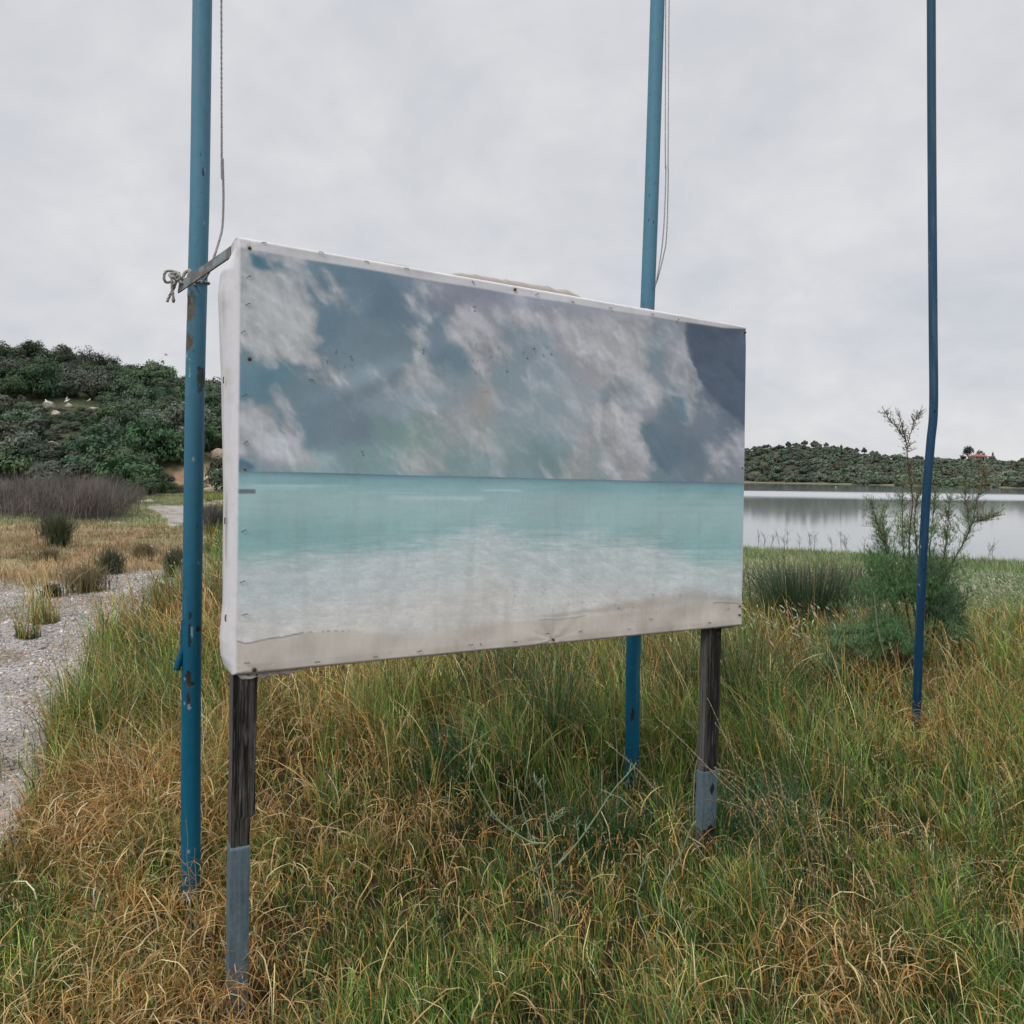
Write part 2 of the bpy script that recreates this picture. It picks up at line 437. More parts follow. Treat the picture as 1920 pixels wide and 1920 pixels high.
def build_water():
    g = G()
    xs = np.linspace(-260, 900, 60); ys_ = np.linspace(38, 800, 60)
    X, Y = np.meshgrid(xs, ys_, indexing='ij')
    g.add(np.stack([X, Y, np.full_like(X, WATER)], -1).reshape(-1, 3), grid_faces(60, 60), None, (0.2, 0.2, 0.2))
    m, t, out = new_mat('lake_water')
    tcn = N(t, 'ShaderNodeTexCoord')
    sp = N(t, 'ShaderNodeSeparateXYZ'); L(t, tcn.outputs['Object'], sp.inputs[0])
    mp = N(t, 'ShaderNodeMapping'); mp.inputs['Scale'].default_value = (0.35, 1.1, 1)
    L(t, tcn.outputs['Object'], mp.inputs[0])
    nz = N(t, 'ShaderNodeTexNoise', Scale=1.5, Detail=5.0, Roughness=0.6); L(t, mp.outputs[0], nz.inputs['Vector'])
    # streaks of wind across the far water
    mp2 = N(t, 'ShaderNodeMapping'); mp2.inputs['Scale'].default_value = (0.004, 0.03, 1)
    L(t, tcn.outputs['Object'], mp2.inputs[0])
    wz = N(t, 'ShaderNodeTexNoise', Scale=1.0, Detail=3.0); L(t, mp2.outputs[0], wz.inputs['Vector'])
    yb = M(t, 'ADD', sp.outputs[1], M(t, 'MULTIPLY', M(t, 'SUBTRACT', wz.outputs[0], 0.5), 110.0))
    b1 = N(t, 'ShaderNodeMapRange', interpolation_type='SMOOTHSTEP'); L(t, yb, b1.inputs[0])
    b1.inputs[1].default_value = 150; b1.inputs[2].default_value = 195
    b2 = N(t, 'ShaderNodeMapRange', interpolation_type='SMOOTHSTEP'); L(t, yb, b2.inputs[0])
    b2.inputs[1].default_value = 225; b2.inputs[2].default_value = 265; b2.inputs[3].default_value = 1; b2.inputs[4].default_value = 0
    band = M(t, 'MULTIPLY', b1.outputs[0], b2.outputs[0])
    bmp = N(t, 'ShaderNodeBump', Distance=0.1); L(t, nz.outputs[0], bmp.inputs['Height'])
    L(t, M(t, 'ADD', M(t, 'MULTIPLY', band, 0.4), 0.022), bmp.inputs['Strength'])
    gl = N(t, 'ShaderNodeBsdfGlossy'); gl.inputs['Color'].default_value = (0.97, 0.97, 0.98, 1)
    L(t, M(t, 'ADD', M(t, 'MULTIPLY', band, 0.2), 0.06), gl.inputs['Roughness'])
    L(t, bmp.outputs[0], gl.inputs['Normal'])
    df = N(t, 'ShaderNodeBsdfDiffuse'); df.inputs['Color'].default_value = (0.22, 0.24, 0.24, 1)
    fr = N(t, 'ShaderNodeFresnel', IOR=4.0)
    ms = N(t, 'ShaderNodeMixShader'); L(t, fr.outputs[0], ms.inputs[0]); L(t, df.outputs[0], ms.inputs[1]); L(t, gl.outputs[0], ms.inputs[2])
    L(t, ms.outputs[0], out.inputs[0])
    return tag(g.build('lake_water', m), kind='structure')
build_water()
#@@V1
# ------------------------------------------------------------------ vegetation
UP = np.array([0, 0, 1.0])
def blades(g, P, h, w, lean_az, lean, curl, cb, ct, segs=4, rng=RNG, tipw=0.12):
    """many curved ribbons at once"""
    n = len(P)
    if n == 0: return
    h = np.broadcast_to(h, (n,)).astype(float); w = np.broadcast_to(w, (n,)).astype(float)
    lean = np.broadcast_to(lean, (n,)); curl = np.broadcast_to(curl, (n,))
    cb = np.broadcast_to(cb, (n, 3)); ct = np.broadcast_to(ct, (n, 3))
    D = np.stack([np.cos(lean_az), np.sin(lean_az), np.zeros(n)], -1)
    fa = lean_az + np.pi / 2 + rng.normal(0, 0.8, n)
    S = np.stack([np.cos(fa), np.sin(fa), rng.normal(0, .15, n)], -1)
    pa = rng.uniform(0, 6.28, n); C2 = np.stack([np.cos(pa), np.sin(pa), np.zeros(n)], -1)
    fr = rng.uniform(2.0, 6.0, n); ph = rng.uniform(0, 6.28, n)
    t = np.linspace(0, 1, segs + 1)
    V = np.zeros((n, 2 * segs + 1, 3)); Cc = np.zeros((n, 2 * segs + 1, 3))
    for k, tk in enumerate(t):
        th = lean * tk ** 1.2
        q = P + (UP * (h * tk * np.cos(th * 0.9))[:, None]) + D * (h * tk * np.sin(th * 0.9))[:, None]
        q = q + C2 * (curl * h * (np.sin(fr * tk + ph) - np.sin(ph)) * tk)[:, None]
        ww = w * (1 - (1 - tipw) * tk ** 1.6) * 0.5
        cc = cb * (1 - tk) + ct * tk
        if k < segs:
            V[:, 2 * k] = q - S * ww[:, None]; V[:, 2 * k + 1] = q + S * ww[:, None]
            Cc[:, 2 * k] = cc; Cc[:, 2 * k + 1] = cc
        else:
            V[:, 2 * k] = q; Cc[:, 2 * k] = cc
    m = 2 * segs + 1
    base = (np.arange(n) * m)[:, None]
    Q = np.concatenate([base + np.array([[2 * k, 2 * k + 1, 2 * k + 3, 2 * k + 2]]) for k in range(segs - 1)], 0) if segs > 1 else None
    T = base + np.array([[2 * segs - 2, 2 * segs - 1, 2 * segs]])
    g.add(V.reshape(-1, 3), Q, T, Cc.reshape(-1, 3))
    return V[:, 2 * segs]
def spikelets(g, P, A, ln, wd, col):
    """small pointed seeds: centre P, axis A, length, width"""
    n = len(P)
    if n == 0: return
    ln = np.broadcast_to(ln, (n,))[:, None]; wd = np.broadcast_to(wd, (n,))[:, None]; col = np.broadcast_to(col, (n, 3))
    A = A / (np.linalg.norm(A, axis=1)[:, None] + 1e-9)
    B = np.cross(A, np.array([0.3, 0.5, 0.81])); B /= np.linalg.norm(B, axis=1)[:, None] + 1e-9
    Cx = np.cross(A, B)
    V = np.stack([P - A * ln / 2, P + B * wd / 2, P + Cx * wd / 2, P - B * wd / 2, P - Cx * wd / 2, P + A * ln / 2], 1)
    b = (np.arange(n) * 6)[:, None]
    T = np.concatenate([b + np.array([[0, i, j]]) for i, j in ((2, 1), (3, 2), (4, 3), (1, 4))] + [b + np.array([[5, i, j]]) for i, j in ((1, 2), (2, 3), (3, 4), (4, 1))], 0)
    g.add(V.reshape(-1, 3), None, T, np.repeat(col, 6, 0))
def scatter(d0, d1, n, a0=-0.76, a1=0.76, rng=RNG):
    d = np.sqrt(rng.uniform(d0 ** 2, d1 ** 2, n)); a = rng.uniform(a0, a1, n)
    if a0 == -0.76 and d1 < 20: a = rng.uniform(-1, 1, n) * (0.76 * d + 1.3) / d      # a little wider than the view, near to
    x, y = a * d, d
    return np.stack([x, y, Hgt(x, y)], -1)
DRYB = [(600, 1420, 210, 130, .55), (720, 1560, 230, 90, .3), (150, 1560, 190, 110, .5), (420, 1480, 130, 190, .5), (640, 1460, 170, 90, .2), (1200, 1600, 170, 80, .15), (1750, 1330, 180, 40, .25),
        (1600, 1165, 80, 26, .35), (1790, 1400, 120, 60, .2), (400, 1240, 60, 80, .3), (560, 1300, 120, 50, .35), (1500, 1240, 100, 26, .15), (1600, 1450, 350, 160, -.22), (620, 1750, 300, 90, .25), (1500, 1750, 350, 110, -.25), (900, 1800, 300, 120, -.15), (1790, 1180, 90, 30, .3),
        (1000, 1440, 130, 60, -.5), (1450, 1500, 220, 120, -.42), (245, 1330, 70, 110, -.5), (1010, 1600, 220, 90, -.28), (820, 1420, 60, 50, -.4), (1300, 1250, 200, 60, -.4), (1440, 1130, 70, 50, -.4), (1720, 1100, 110, 60, -.3), (950, 1270, 160, 40, -.3), (1050, 1800, 260, 100, -.2)]
def dryness(P):
    u, v = proj(P)
    D = 0.06 + 1.9 * fbm(P[:, 0] * 1.1, P[:, 1] * 0.9, 4, 5) + 1.3 * fbm(P[:, 0] * 4, P[:, 1] * 4, 3, 6)
    for (cu, cv, ru, rv, am) in DRYB:
        D = D + am * np.exp(-(((u - cu) / ru) ** 2 + ((v - cv) / rv) ** 2))
    return D
DRYC = np.array([(0.58, 0.34, 0.10), (0.42, 0.19, 0.045), (0.86, 0.66, 0.36), (0.14, 0.062, 0.018), (0.64, 0.43, 0.16), (0.50, 0.26, 0.065), (0.22, 0.105, 0.03), (0.72, 0.57, 0.26)])
GRNC = np.array([(0.10, 0.22, 0.035), (0.20, 0.32, 0.05), (0.018, 0.085, 0.026), (0.42, 0.50, 0.13), (0.035, 0.125, 0.055), (0.16, 0.27, 0.03), (0.06, 0.19, 0.06), (0.012, 0.050, 0.018), (0.30, 0.38, 0.08), (0.03, 0.10, 0.03)])
def pick(T, n, rng=RNG, jit=0.28):
    c = T[rng.integers(0, len(T), n)]
    return np.clip(c * np.exp(rng.normal(-.05, jit, (n, 1))), .008, .9)
def short(P):
    """trampled ground round the feet of the poles and posts"""
    u, v = proj(P); k = np.ones(len(P))
    for (u0, v0, ru) in ((358, 1700, 60), (1186, 1500, 60), (1716, 1420, 70), (1690, 1500, 70), (1326, 1660, 60), (452, 1800, 60), (1040, 1650, 60)):
        k = k * (1 - .6 * np.exp(-((u - u0) / ru) ** 2 - ((v - v0 - 50) / 110) ** 2))
    return k
def clean(P, rng=RNG, keep_path=0.015):
    m = path_mask(P[:, 0], P[:, 1])
    k = (m < 0.5) | (rng.random(len(P)) < keep_path * (1 + 3 * (fbm(P[:, 0] * 1.6, P[:, 1] * 1.1, 4, 6) > .08)))
    k &= P[:, 2] > WATER + 0.05
    return P[k]

def build_grass():
    rng = np.random.default_rng(101)
    wind = math.radians(200)
    # ---- the fine living and dry blades, near to far
    for (nm, d0, d1, cnt, hs, ws, segs) in (('meadow_grass', 1.75, 3.2, 122000, (0.08, 0.40), (0.0018, 0.0062), 5), ('meadow_grass', 3.2, 4.8, 86000, (0.10, 0.44), (0.0026, 0.0078), 5), ('meadow_grass', 4.8, 9.5, 108000, (0.14, 0.50), (0.0042, 0.0105), 4),
            ('meadow_grass', 9.5, 19, 74000, (0.12, 0.42), (0.008, 0.017), 3), ('meadow_grass', 19, 52, 76000, (0.12, 0.36), (0.02, 0.036), 2), ('field_grass', 9.5, 50, 120000, (0.14, 0.40), (0.010, 0.026), 2)):
        P = clean(scatter(d0, d1, cnt, *((-.74, -.34) if nm == 'field_grass' else (-.76, .76)), rng=rng), rng)
        # clumps: gaps and tufts
        den = 0.42 + 2.3 * fbm(P[:, 0] * 2.6, P[:, 1] * 2.6, 3, 12) + 1.3 * fbm(P[:, 0] * 11, P[:, 1] * 11, 2, 13)
        keep = rng.random(len(P)) < np.clip(den + (0.25 if d0 < 3 else .08), (.3 if d0 < 3 else 0.07) if d0 < 9 else .2, 1)
        P = P[keep]; den = den[keep]
        n = len(P)
        D = dryness(P)
        dry = rng.random(n) < np.clip(D, 0.06, 0.94)
        u, v = proj(P)
        h = rng.uniform(hs[0], hs[1], n) ** 1.0 * (0.55 + 0.9 * np.clip(den, 0, 1))
        a = P[:, 0] / P[:, 1]
        # short turf on the left field and along the path
        left = 1 - sstep(-0.46, -0.36, a)
        h = h * (1 - 0.62 * left * sstep(9, 12, P[:, 1]))
        pm = path_mask(P[:, 0], P[:, 1]); h = np.where(pm > .5, h * .3, h)
        h = h * np.interp(P[:, 1], [1.8, 2.4, 3.0, 3.8], [.52, .50, .62, 1.0])
        h = h * np.where((a < .12) & (P[:, 1] < 3.4), .72, 1)
        h = h * short(P)
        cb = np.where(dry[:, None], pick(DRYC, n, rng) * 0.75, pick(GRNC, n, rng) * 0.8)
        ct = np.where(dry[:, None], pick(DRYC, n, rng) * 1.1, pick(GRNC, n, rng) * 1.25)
        # some tufts are wholly fresh, others wholly bleached
        tf_ = fbm(P[:, 0] * 6, P[:, 1] * 6, 2, 14)[:, None]
        cb = cb * (1 + 1.1 * tf_); ct = np.clip(ct * (1 + 1.5 * tf_), .01, .9)
        mixy = (rng.random(n) < .22)[:, None]
        ct = np.where(mixy, pick(DRYC, n, rng), ct)
        if d0 > 9:
            lf = (left > .5)[:, None]
            s = np.clip(sstep(17, 25, P[:, 1]) * 0.8 + 1.6 * fbm(P[:, 0] * .5, P[:, 1] * .3, 4, 3), 0, 1)
            tint = np.where((rng.random(n) < s)[:, None], np.array([0.20, 0.25, 0.12]), np.array([0.38, 0.285, 0.16])) * (1 + rng.normal(0, .28, (n, 1))) * (1 + 1.3 * fbm(P[:, 0] * .8, P[:, 1] * .5, 3, 9))[:, None]
            cb = np.where(lf, tint * .9, cb); ct = np.where(lf, tint * 1.15, ct)
            rf = ((a > .28) & (P[:, 1] > 10.5))[:, None]
            k = sstep(-.12, .12, fbm(P[:, 0] * .5, P[:, 1] * .35, 4, 7))[:, None]
            tint = (np.array([0.115, 0.20, 0.075]) * (1 - k) + np.array([0.26, 0.28, 0.15]) * k) * np.exp(rng.normal(0, .3, (n, 1))) * (1 + 1.4 * fbm(P[:, 0] * .7, P[:, 1] * .4, 3, 2))[:, None]
            cb = np.where(rf, tint * .85, cb); ct = np.where(rf, tint * 1.2, ct)
        # tangled dry mats lie flat, living blades stand
        lean = np.where(dry, rng.uniform(0.15, 1.5, n), rng.uniform(0.05, 0.85, n))
        az = wind + rng.normal(0, 1.6, n)
        curl = np.where(dry, rng.uniform(0.02, 0.17, n), rng.uniform(0.0, 0.08, n))
        g = G()
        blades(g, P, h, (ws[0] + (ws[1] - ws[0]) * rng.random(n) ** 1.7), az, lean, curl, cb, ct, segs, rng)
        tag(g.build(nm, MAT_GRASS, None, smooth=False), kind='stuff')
    # ---- curly dry mat and litter close to the ground
    g = G()
    P = np.concatenate([clean(scatter(1.8, 7.5, 52000, rng=rng), rng, 0.01), clean(scatter(1.75, 3.4, 34000, rng=rng), rng, 0.01)])
    D = dryness(P); P = P[rng.random(len(P)) < np.clip(D + .1, .1, 1)]
    n = len(P); P[:, 2] += rng.uniform(0, 0.16, n)
    blades(g, P, rng.uniform(0.05, 0.2, n), rng.uniform(0.0018, 0.0045, n) * (0.7 + P[:, 1] / 6), rng.uniform(0, 6.28, n), rng.uniform(0.6, 2.6, n), rng.uniform(0.05, 0.4, n), pick(DRYC, n, rng) * 0.75, pick(DRYC, n, rng), 5, rng, 0.5)
    tag(g.build('dry_grass', MAT_GRASS, None, smooth=False), kind='stuff')
    # ---- small broad leaves low in the sward
    g = G()
    P = clean(scatter(1.9, 7, 8000, rng=rng), rng, 0.02)
    P = P[(fbm(P[:, 0] * 2, P[:, 1] * 2, 3, 9) > .04)]; n = len(P)
    base_az = rng.uniform(0, 6.28, n)
    for k in range(4):
        P2 = P + np.array([0, 0, .03 * k])
        blades(g, P2, rng.uniform(.015, .045, n), rng.uniform(.004, .009, n), base_az + k * 1.7, rng.uniform(.7, 1.5, n), .05, pick(GRNC, n, rng) * .7, pick(GRNC, n, rng) * .9, 3, rng, .3)
    tag(g.build('low_weeds', MAT_GRASS, None, smooth=False), kind='stuff')
    # ---- tall culms with seed heads
    g = G()
    P = clean(scatter(2.0, 9.0, 12500, rng=rng), rng, 0)
    P = P[rng.random(len(P)) < np.clip(0.6 + 1.2 * fbm(P[:, 0] * 1.2, P[:, 1] * 1.2, 3, 8), .1, 1)]
    n = len(P); dry = rng.random(n) < np.clip(dryness(P) + .25, .2, .95)
    c0 = np.where(dry[:, None], pick(DRYC, n, rng), pick(GRNC, n, rng)); c1 = np.where(dry[:, None], pick(DRYC, n, rng) * 1.15, pick(DRYC, n, rng) * .9)
    a = P[:, 0] / P[:, 1]
    h = rng.uniform(0.30, 0.62, n); az = wind + rng.normal(0, 1.3, n); lean = rng.uniform(0.1, 0.9, n)
    h = h * short(P) * np.interp(P[:, 1], [2.0, 2.8, 3.6], [.42, .55, 1.0]) * np.where((a < .1) & (P[:, 1] < 3.2), .75, 1)
    tips = blades(g, P, h, np.maximum(0.0024, 0.0010 * P[:, 1]), az, lean, rng.uniform(0.02, 0.12, n), c0, c1, 6, rng, 0.6)
    D3 = np.stack([np.cos(az) * np.sin(lean), np.sin(az) * np.sin(lean), np.cos(lean)], -1)
    kind = rng.random(n)
    for k in range(9):
        s = (kind < .62)
        q = tips[s] - D3[s] * (0.012 * k)
        off = rng.normal(0, 1, (s.sum(), 3)); off[:, 2] = np.abs(off[:, 2]) * .6
        off /= np.linalg.norm(off, axis=1)[:, None]
        spikelets(g, q + off * 0.004, D3[s] + off * .45, rng.uniform(.010, .018, s.sum()), rng.uniform(.0022, .0034, s.sum()), c1[s] * 1.1)
    # quaking-grass heads
    s = (kind > .74) & (P[:, 1] < 6)
    for k in range(9):
        m = s.sum(); off = rng.normal(0, .022, (m, 3)); off[:, 2] -= .02
        spikelets(g, tips[s] + off, np.tile(np.array([0.1, 0.1, -1.0]), (m, 1)) + rng.normal(0, .4, (m, 3)), rng.uniform(.010, .015, m), rng.uniform(.006, .009, m), np.array([.36, .22, .12]) * (1 + rng.normal(0, .2, (m, 1))))
    tag(g.build('seeding_grass', MAT_GRASS, None, smooth=False), kind='stuff')
    # ---- pale foxtails further back
    g = G()
    P = np.concatenate([clean(scatter(5.5, 16, 9000, 0.26, 0.72, rng=rng), rng, 0), clean(scatter(6, 15, 4200, -0.5, 0.3, rng=rng), rng, 0)])
    u, v = proj(P)
    fav = 0.16 + 0.9 * np.exp(-(((u - 1600) / 130) ** 2 + ((v - 1160) / 45) ** 2)) + 0.8 * np.exp(-(((u - 1820) / 110) ** 2 + ((v - 1140) / 60) ** 2)) + .7 * np.exp(-(((u - 1430) / 50) ** 2 + ((v - 1120) / 40) ** 2)) + .3 * np.exp(-(((u - 1600) / 200) ** 2 + ((v - 1260) / 50) ** 2))
    P = P[rng.random(len(P)) < fav]; n = len(P)
    h = rng.uniform(.30, .55, n); az = wind + rng.normal(0, 1.2, n); lean = rng.uniform(.1, .8, n)
    tips = blades(g, P, h, 0.004, az, lean, 0.05, pick(GRNC, n, rng) * 1.3, np.array([.42, .42, .28]), 4, rng, .6)
    D3 = np.stack([np.cos(az) * np.sin(lean + .5), np.sin(az) * np.sin(lean + .5), np.cos(lean + .5)], -1)
    spikelets(g, tips + D3 * .02, D3, rng.uniform(.045, .075, n), rng.uniform(.010, .016, n), np.array([.55, .54, .40]) * (1 + rng.normal(0, .15, (n, 1))))
    tag(g.build('foxtail_grass', MAT_GRASS, None, smooth=False), kind='stuff')
build_grass()

def build_gravel():
    rng = np.random.default_rng(77)
    P = scatter(2.2, 14, 110000, -0.78, -0.30, rng=rng)
    m = path_mask(P[:, 0], P[:, 1]); P = P[(m > .35) & (rng.random(len(P)) < .75)]
    n = len(P)
    s = np.abs(rng.normal(0, 1, n)) ** 1.5 * 0.0042 + 0.0028 + P[:, 1] * .0002
    A = rng.normal(0, 1, (n, 3)); A[:, 2] *= .3
    P[:, 2] += s * .25
    c = np.array([.42, .39, .372]) * np.exp(rng.normal(0, .3, (n, 1))) * (1 + rng.normal(0, .05, (n, 3)))
    dirt = sstep(.02, .16, fbm(P[:, 0] * 1.6, P[:, 1] * 1.1, 4, 6))[:, None]; c = c * (1 - dirt * .35) + np.array([.30, .215, .14]) * dirt * .35
    g = G(); spikelets(g, P, A, s * 2.2, s * 1.9, np.clip(c, .05, .8))
    tag(g.build('gravel', MAT_STONE, None, smooth=False), kind='stuff')
build_gravel()

# ---- bushes and trees -------------------------------------------------
def leaf_quads(g, P, Nn, size, col, rng, asp=1.5):
    n = len(P)
    A = rng.normal(0, 1, (n, 3)); A -= Nn * (A * Nn).sum(1)[:, None]; A /= np.linalg.norm(A, axis=1)[:, None] + 1e-9
    B = np.cross(Nn, A)
    s = np.broadcast_to(size, (n,))[:, None]
    V = np.stack([P - A * s * asp / 2, P - B * s * .42, P + A * s * asp / 2, P + B * s * .42], 1)
    g.add(V.reshape(-1, 3), (np.arange(n) * 4)[:, None] + np.array([[0, 1, 2, 3]]), None, np.repeat(np.broadcast_to(col, (n, 3)), 4, 0))
def make_bush(name, seed, r=1.0, hgt=1.0, lobes=9, leaves=3000, size=0.07, cols=((.04, .065, .035), (.065, .09, .045)), trunk=0.12, spread=.7, bark=(.10, .085, .07), label=None, cat='bush', group=None, loose=.18):
    """unit bush: about 2r wide, hgt tall, standing on its origin"""
    rng = np.random.default_rng(seed)
    root = empty(name, (0, 0, 0)); tag(root, label, cat, group)
    Ls = []
    for k in range(lobes):
        an = rng.uniform(0, 6.28); rr = r * spread * math.sqrt(rng.random())
        zc = hgt * (trunk + (1 - trunk) * rng.uniform(.30 if trunk > .2 else .16, .78)) * (1 - .35 * (rr / r) ** 2)
        lr = r * rng.uniform(.28, .5)
        Ls.append((np.array([rr * math.cos(an), rr * math.sin(an), zc]), np.array([lr, lr, lr * rng.uniform(.65, .9) * hgt / (1.5 * r) * 1.3])))
    g = G(); ca, cb = np.array(cols[0]), np.array(cols[1])
    per = leaves // lobes
    for (c, s) in Ls:
        # each lobe is a set of small sprays rather than a smooth ball
        nsp = 16
        d = rng.normal(0, 1, (nsp, 3)); d /= np.linalg.norm(d, axis=1)[:, None]; d[:, 2] = np.abs(d[:, 2]) * .9 - .15
        sc = c + d * s * rng.uniform(.6, 1.05, (nsp, 1))
        kcol = rng.random((nsp, 1))
        n = per // nsp
        for q in range(nsp):
            pp = rng.normal(0, 1, (n, 3)); pp /= np.linalg.norm(pp, axis=1)[:, None]
            rad = rng.uniform(.35, 1.0, (n, 1)) ** .6 * s * .42
            P = sc[q] + pp * rad + rng.normal(0, loose * .1, (n, 3)) * r
            P = P[P[:, 2] > 0.0]
            oc_ = (P - c) / s; oc_ /= np.linalg.norm(oc_, axis=1)[:, None] + 1e-6
            Nn = oc_ * .8 + pp[:len(P)] * .45 + np.array([0, 0, .25]) + rng.normal(0, .33, (len(P), 3)); Nn /= np.linalg.norm(Nn, axis=1)[:, None]
            col = (ca * (1 - kcol[q]) + cb * kcol[q]) * (1 + rng.normal(0, .22, (len(P), 1)))
            leaf_quads(g, P, Nn, size * rng.uniform(.6, 1.3, len(P)), np.clip(col, .005, 1), rng)
    g.build('crown', MAT_LEAF, root, smooth=False)
    g = G()
    for k in range(4 if trunk < .3 else 1):
        l = Ls[k % len(Ls)][0]
        b = np.array([rng.normal(0, .05) * r, rng.normal(0, .05) * r, -0.12 * hgt])
        tube(g, smooth_path([b, b * .5 + l * .4 + np.array([0, 0, .1 * hgt * rng.random()]), l], 9), np.linspace(.06, .02, 9) * r, 6, bark)
    if trunk >= .3:
        for k in range(1, 6):
            l = Ls[k % len(Ls)][0]; tube(g, smooth_path([np.array([0, 0, hgt * trunk * .8]), (l + np.array([0, 0, hgt * trunk])) / 2, l], 7), np.linspace(.04, .015, 7) * r, 5, bark)
    g.build('trunk', MAT_BARK, root)
    return root

def left_hill():
    rng = np.random.default_rng(51)
    gname = 'evergreen bushes covering the left hillside'
    spec = [((.030, .075, .034), (.075, .135, .055), 'dark green evergreen bush', 11),
            ((.050, .095, .040), (.105, .165, .068), 'mid green bush', 12),
            ((.085, .11, .078), (.145, .17, .12), 'grey green olive bush', 13),
            ((.042, .085, .034), (.085, .140, .055), 'bright green leafy bush', 14),
            ((.055, .070, .046), (.10, .105, .072), 'dull brownish green bush', 15),
            ((.030, .074, .030), (.080, .132, .052), 'dense dark green bush', 16)]
    protos = [make_bush('bush', s, 1.0, rng.uniform(1.05, 1.4), 11, 4200, .075, (a, b), .05, .75, label=l, group=gname) for (a, b, l, s) in spec]
    used = [False] * len(protos)
    pts = []
    tries = 0
    def put(x, y, r, k, hz=1.0):
        z = float(Hgt(x, y)) - 0.12 * r
        sc = (r, r, r * hz)
        if not used[k]:
            used[k] = True; p = protos[k]; p.location = (x, y, z); p.scale = sc; p.rotation_euler = (0, 0, rng.uniform(0, 6.28))
        else: p = copy_tree(protos[k], (x, y, z), rng.uniform(0, 6.28), sc)
        u, v = proj(np.array([x, y, z + r]))
        hor = 'at the far left edge' if u < 75 else ('below the gulls' if u < 175 and v > 765 else ('above the gulls' if u < 175 else ('above the thicket end' if u < 260 else ('left of the leftmost pole' if u < 352 else ('behind the leftmost pole' if u < 388 else 'beside the billboard edge')))))
        ver = 'near the hilltop' if y > 100 else ('high on the slope' if y > 84 else ('halfway up the slope' if y > 68 else ('low on the slope' if y > 54 else 'at the foot of the hill')))
        p['label'] = f"{'large' if r > 2.2 else ('medium' if r > 1.6 else 'small')} {spec[k][2]} {ver}, {hor}"
        return p
    # the ones along the foot of the hill, then the slope
    for (u, v, r, k, hz) in ((250, 925, 2.1, 0, 1.15), (205, 918, 1.9, 1, 1.2), (268, 930, 1.3, 3, 1.0), (160, 905, 2.0, 0, 1.1), (112, 900, 1.8, 2, .9), (66, 897, 1.8, 2, .8), (225, 905, 2.3, 1, 1.1), (130, 880, 2.2, 4, 1.0), (75, 880, 2.2, 3, 1.0), (20, 900, 2.0, 0, 1.0), (185, 880, 2.4, 0, 1.0), (300, 905, 1.0, 4, .7), (318, 917, .8, 1, .7), (335, 925, .7, 4, .6), (292, 925, .9, 0, .8)):
        p = ground_at(u, v, 20, 200); put(p[0], p[1], r, k, hz); pts.append((p[0], p[1], r))
    for (u, v, r, k) in ((112, 772, .40, 5), (152, 771, .45, 1), (150, 783, .65, 0), (118, 792, .8, 1), (165, 790, .8, 4), (140, 797, .9, 0), (186, 778, .6, 5), (198, 765, .7, 0), (74, 778, .8, 1), (190, 792, .9, 1), (168, 775, .4, 2), (96, 800, .9, 5), (125, 780, .45, 2), (206, 780, .9, 4)):
        p = ground_at(u, v, 40, 200); put(p[0], p[1], r, k, 1.0)
    while len(pts) < 255 and tries < 60000:
        tries += 1
        y = math.sqrt(rng.uniform(49 ** 2, 132 ** 2)); a = rng.uniform(-.72, -.345)
        x = a * y
        u, v = proj(np.array([x, y, float(Hgt(x, y))]))
        if poly_sd(u, v, [(296, 940), (300, 868), (345, 845), (430, 842), (430, 940)]) > 0 and rng.random() > .03: continue
        if any(((u - cu) / ru) ** 2 + ((v - cv) / rv) ** 2 < 1 for cu, cv, ru, rv in ((98, 797, 28, 40), (180, 797, 22, 38), (134, 787, 18, 34), (98, 845, 10, 12))):
            if rng.random() > .7: continue
            near_rock = True
        else: near_rock = False
        r = rng.uniform(1.4, 2.9) * (1 + .12 * (y > 95))
        if near_rock: r = rng.uniform(.35, .75)
        z_ = float(Hgt(x, y)); vt = float(proj(np.array([x, y, z_ + r * 1.75]))[1]); wpx = r * F / y
        if any(abs(u - gu) < wpx + 7 and vt < gv + 9 and v > gv - 4 for gu, gv in ((91, 757), (131, 752), (171, 752))): continue
        if any((x - q[0]) ** 2 + (y - q[1]) ** 2 < (0.62 * (r + q[2])) ** 2 for q in pts): continue
        k = int(rng.choice(6, p=[.20, .26, .20, .08, .12, .14]))
        put(x, y, r, k, rng.uniform(.95, 1.4)); pts.append((x, y, r))
    # small trees that break the skyline
    tg = 'small trees on the left skyline'
    tl = [(62, 668, 112, 5.5, 'rounded dark tree at the far left edge of the hilltop'), (90, 678, 112, 4.6, 'dark tree on the hilltop beside the leftmost one'), (168, 708, 108, 4.6, 'open crowned tree with bare limbs on the left skyline'),
          (202, 712, 110, 4.4, 'small flat topped tree standing up from the left skyline'), (118, 690, 112, 4.6, 'broad tree on the hilltop between the left edge and the open crowned tree'), (280, 730, 116, 3.6, 'low tree left of the tiled roof on the skyline'),
          (250, 724, 116, 3.2, 'low bushy tree in the middle of the left skyline'), (418, 752, 118, 3.8, 'low bushy tree between the rusty pole and the billboard'), (398, 748, 116, 3.0, 'low tree just right of the rusty blue pole')]
    for i, (u, v, d, hh, lab) in enumerate(tl):
        x, y = px(u, v, d)[:2]
        c = [((.035, .060, .030), (.070, .095, .045)), ((.06, .078, .05), (.10, .115, .075))][i in (2,)]
        t = make_bush('tree', 300 + i, .50 * hh / hh, 1.0, 8 if i != 2 else 12, 2200 if i != 2 else 1500, .035, c, .33, .72, label=lab, cat='tree', group=tg)
        t.location = (x, y, float(Hgt(x, y)) - .5); t.scale = (hh * 1.15, hh * 1.15, hh * (1.0 if i != 2 else 1.15)); t.rotation_euler = (0, 0, i * 1.3)
left_hill()

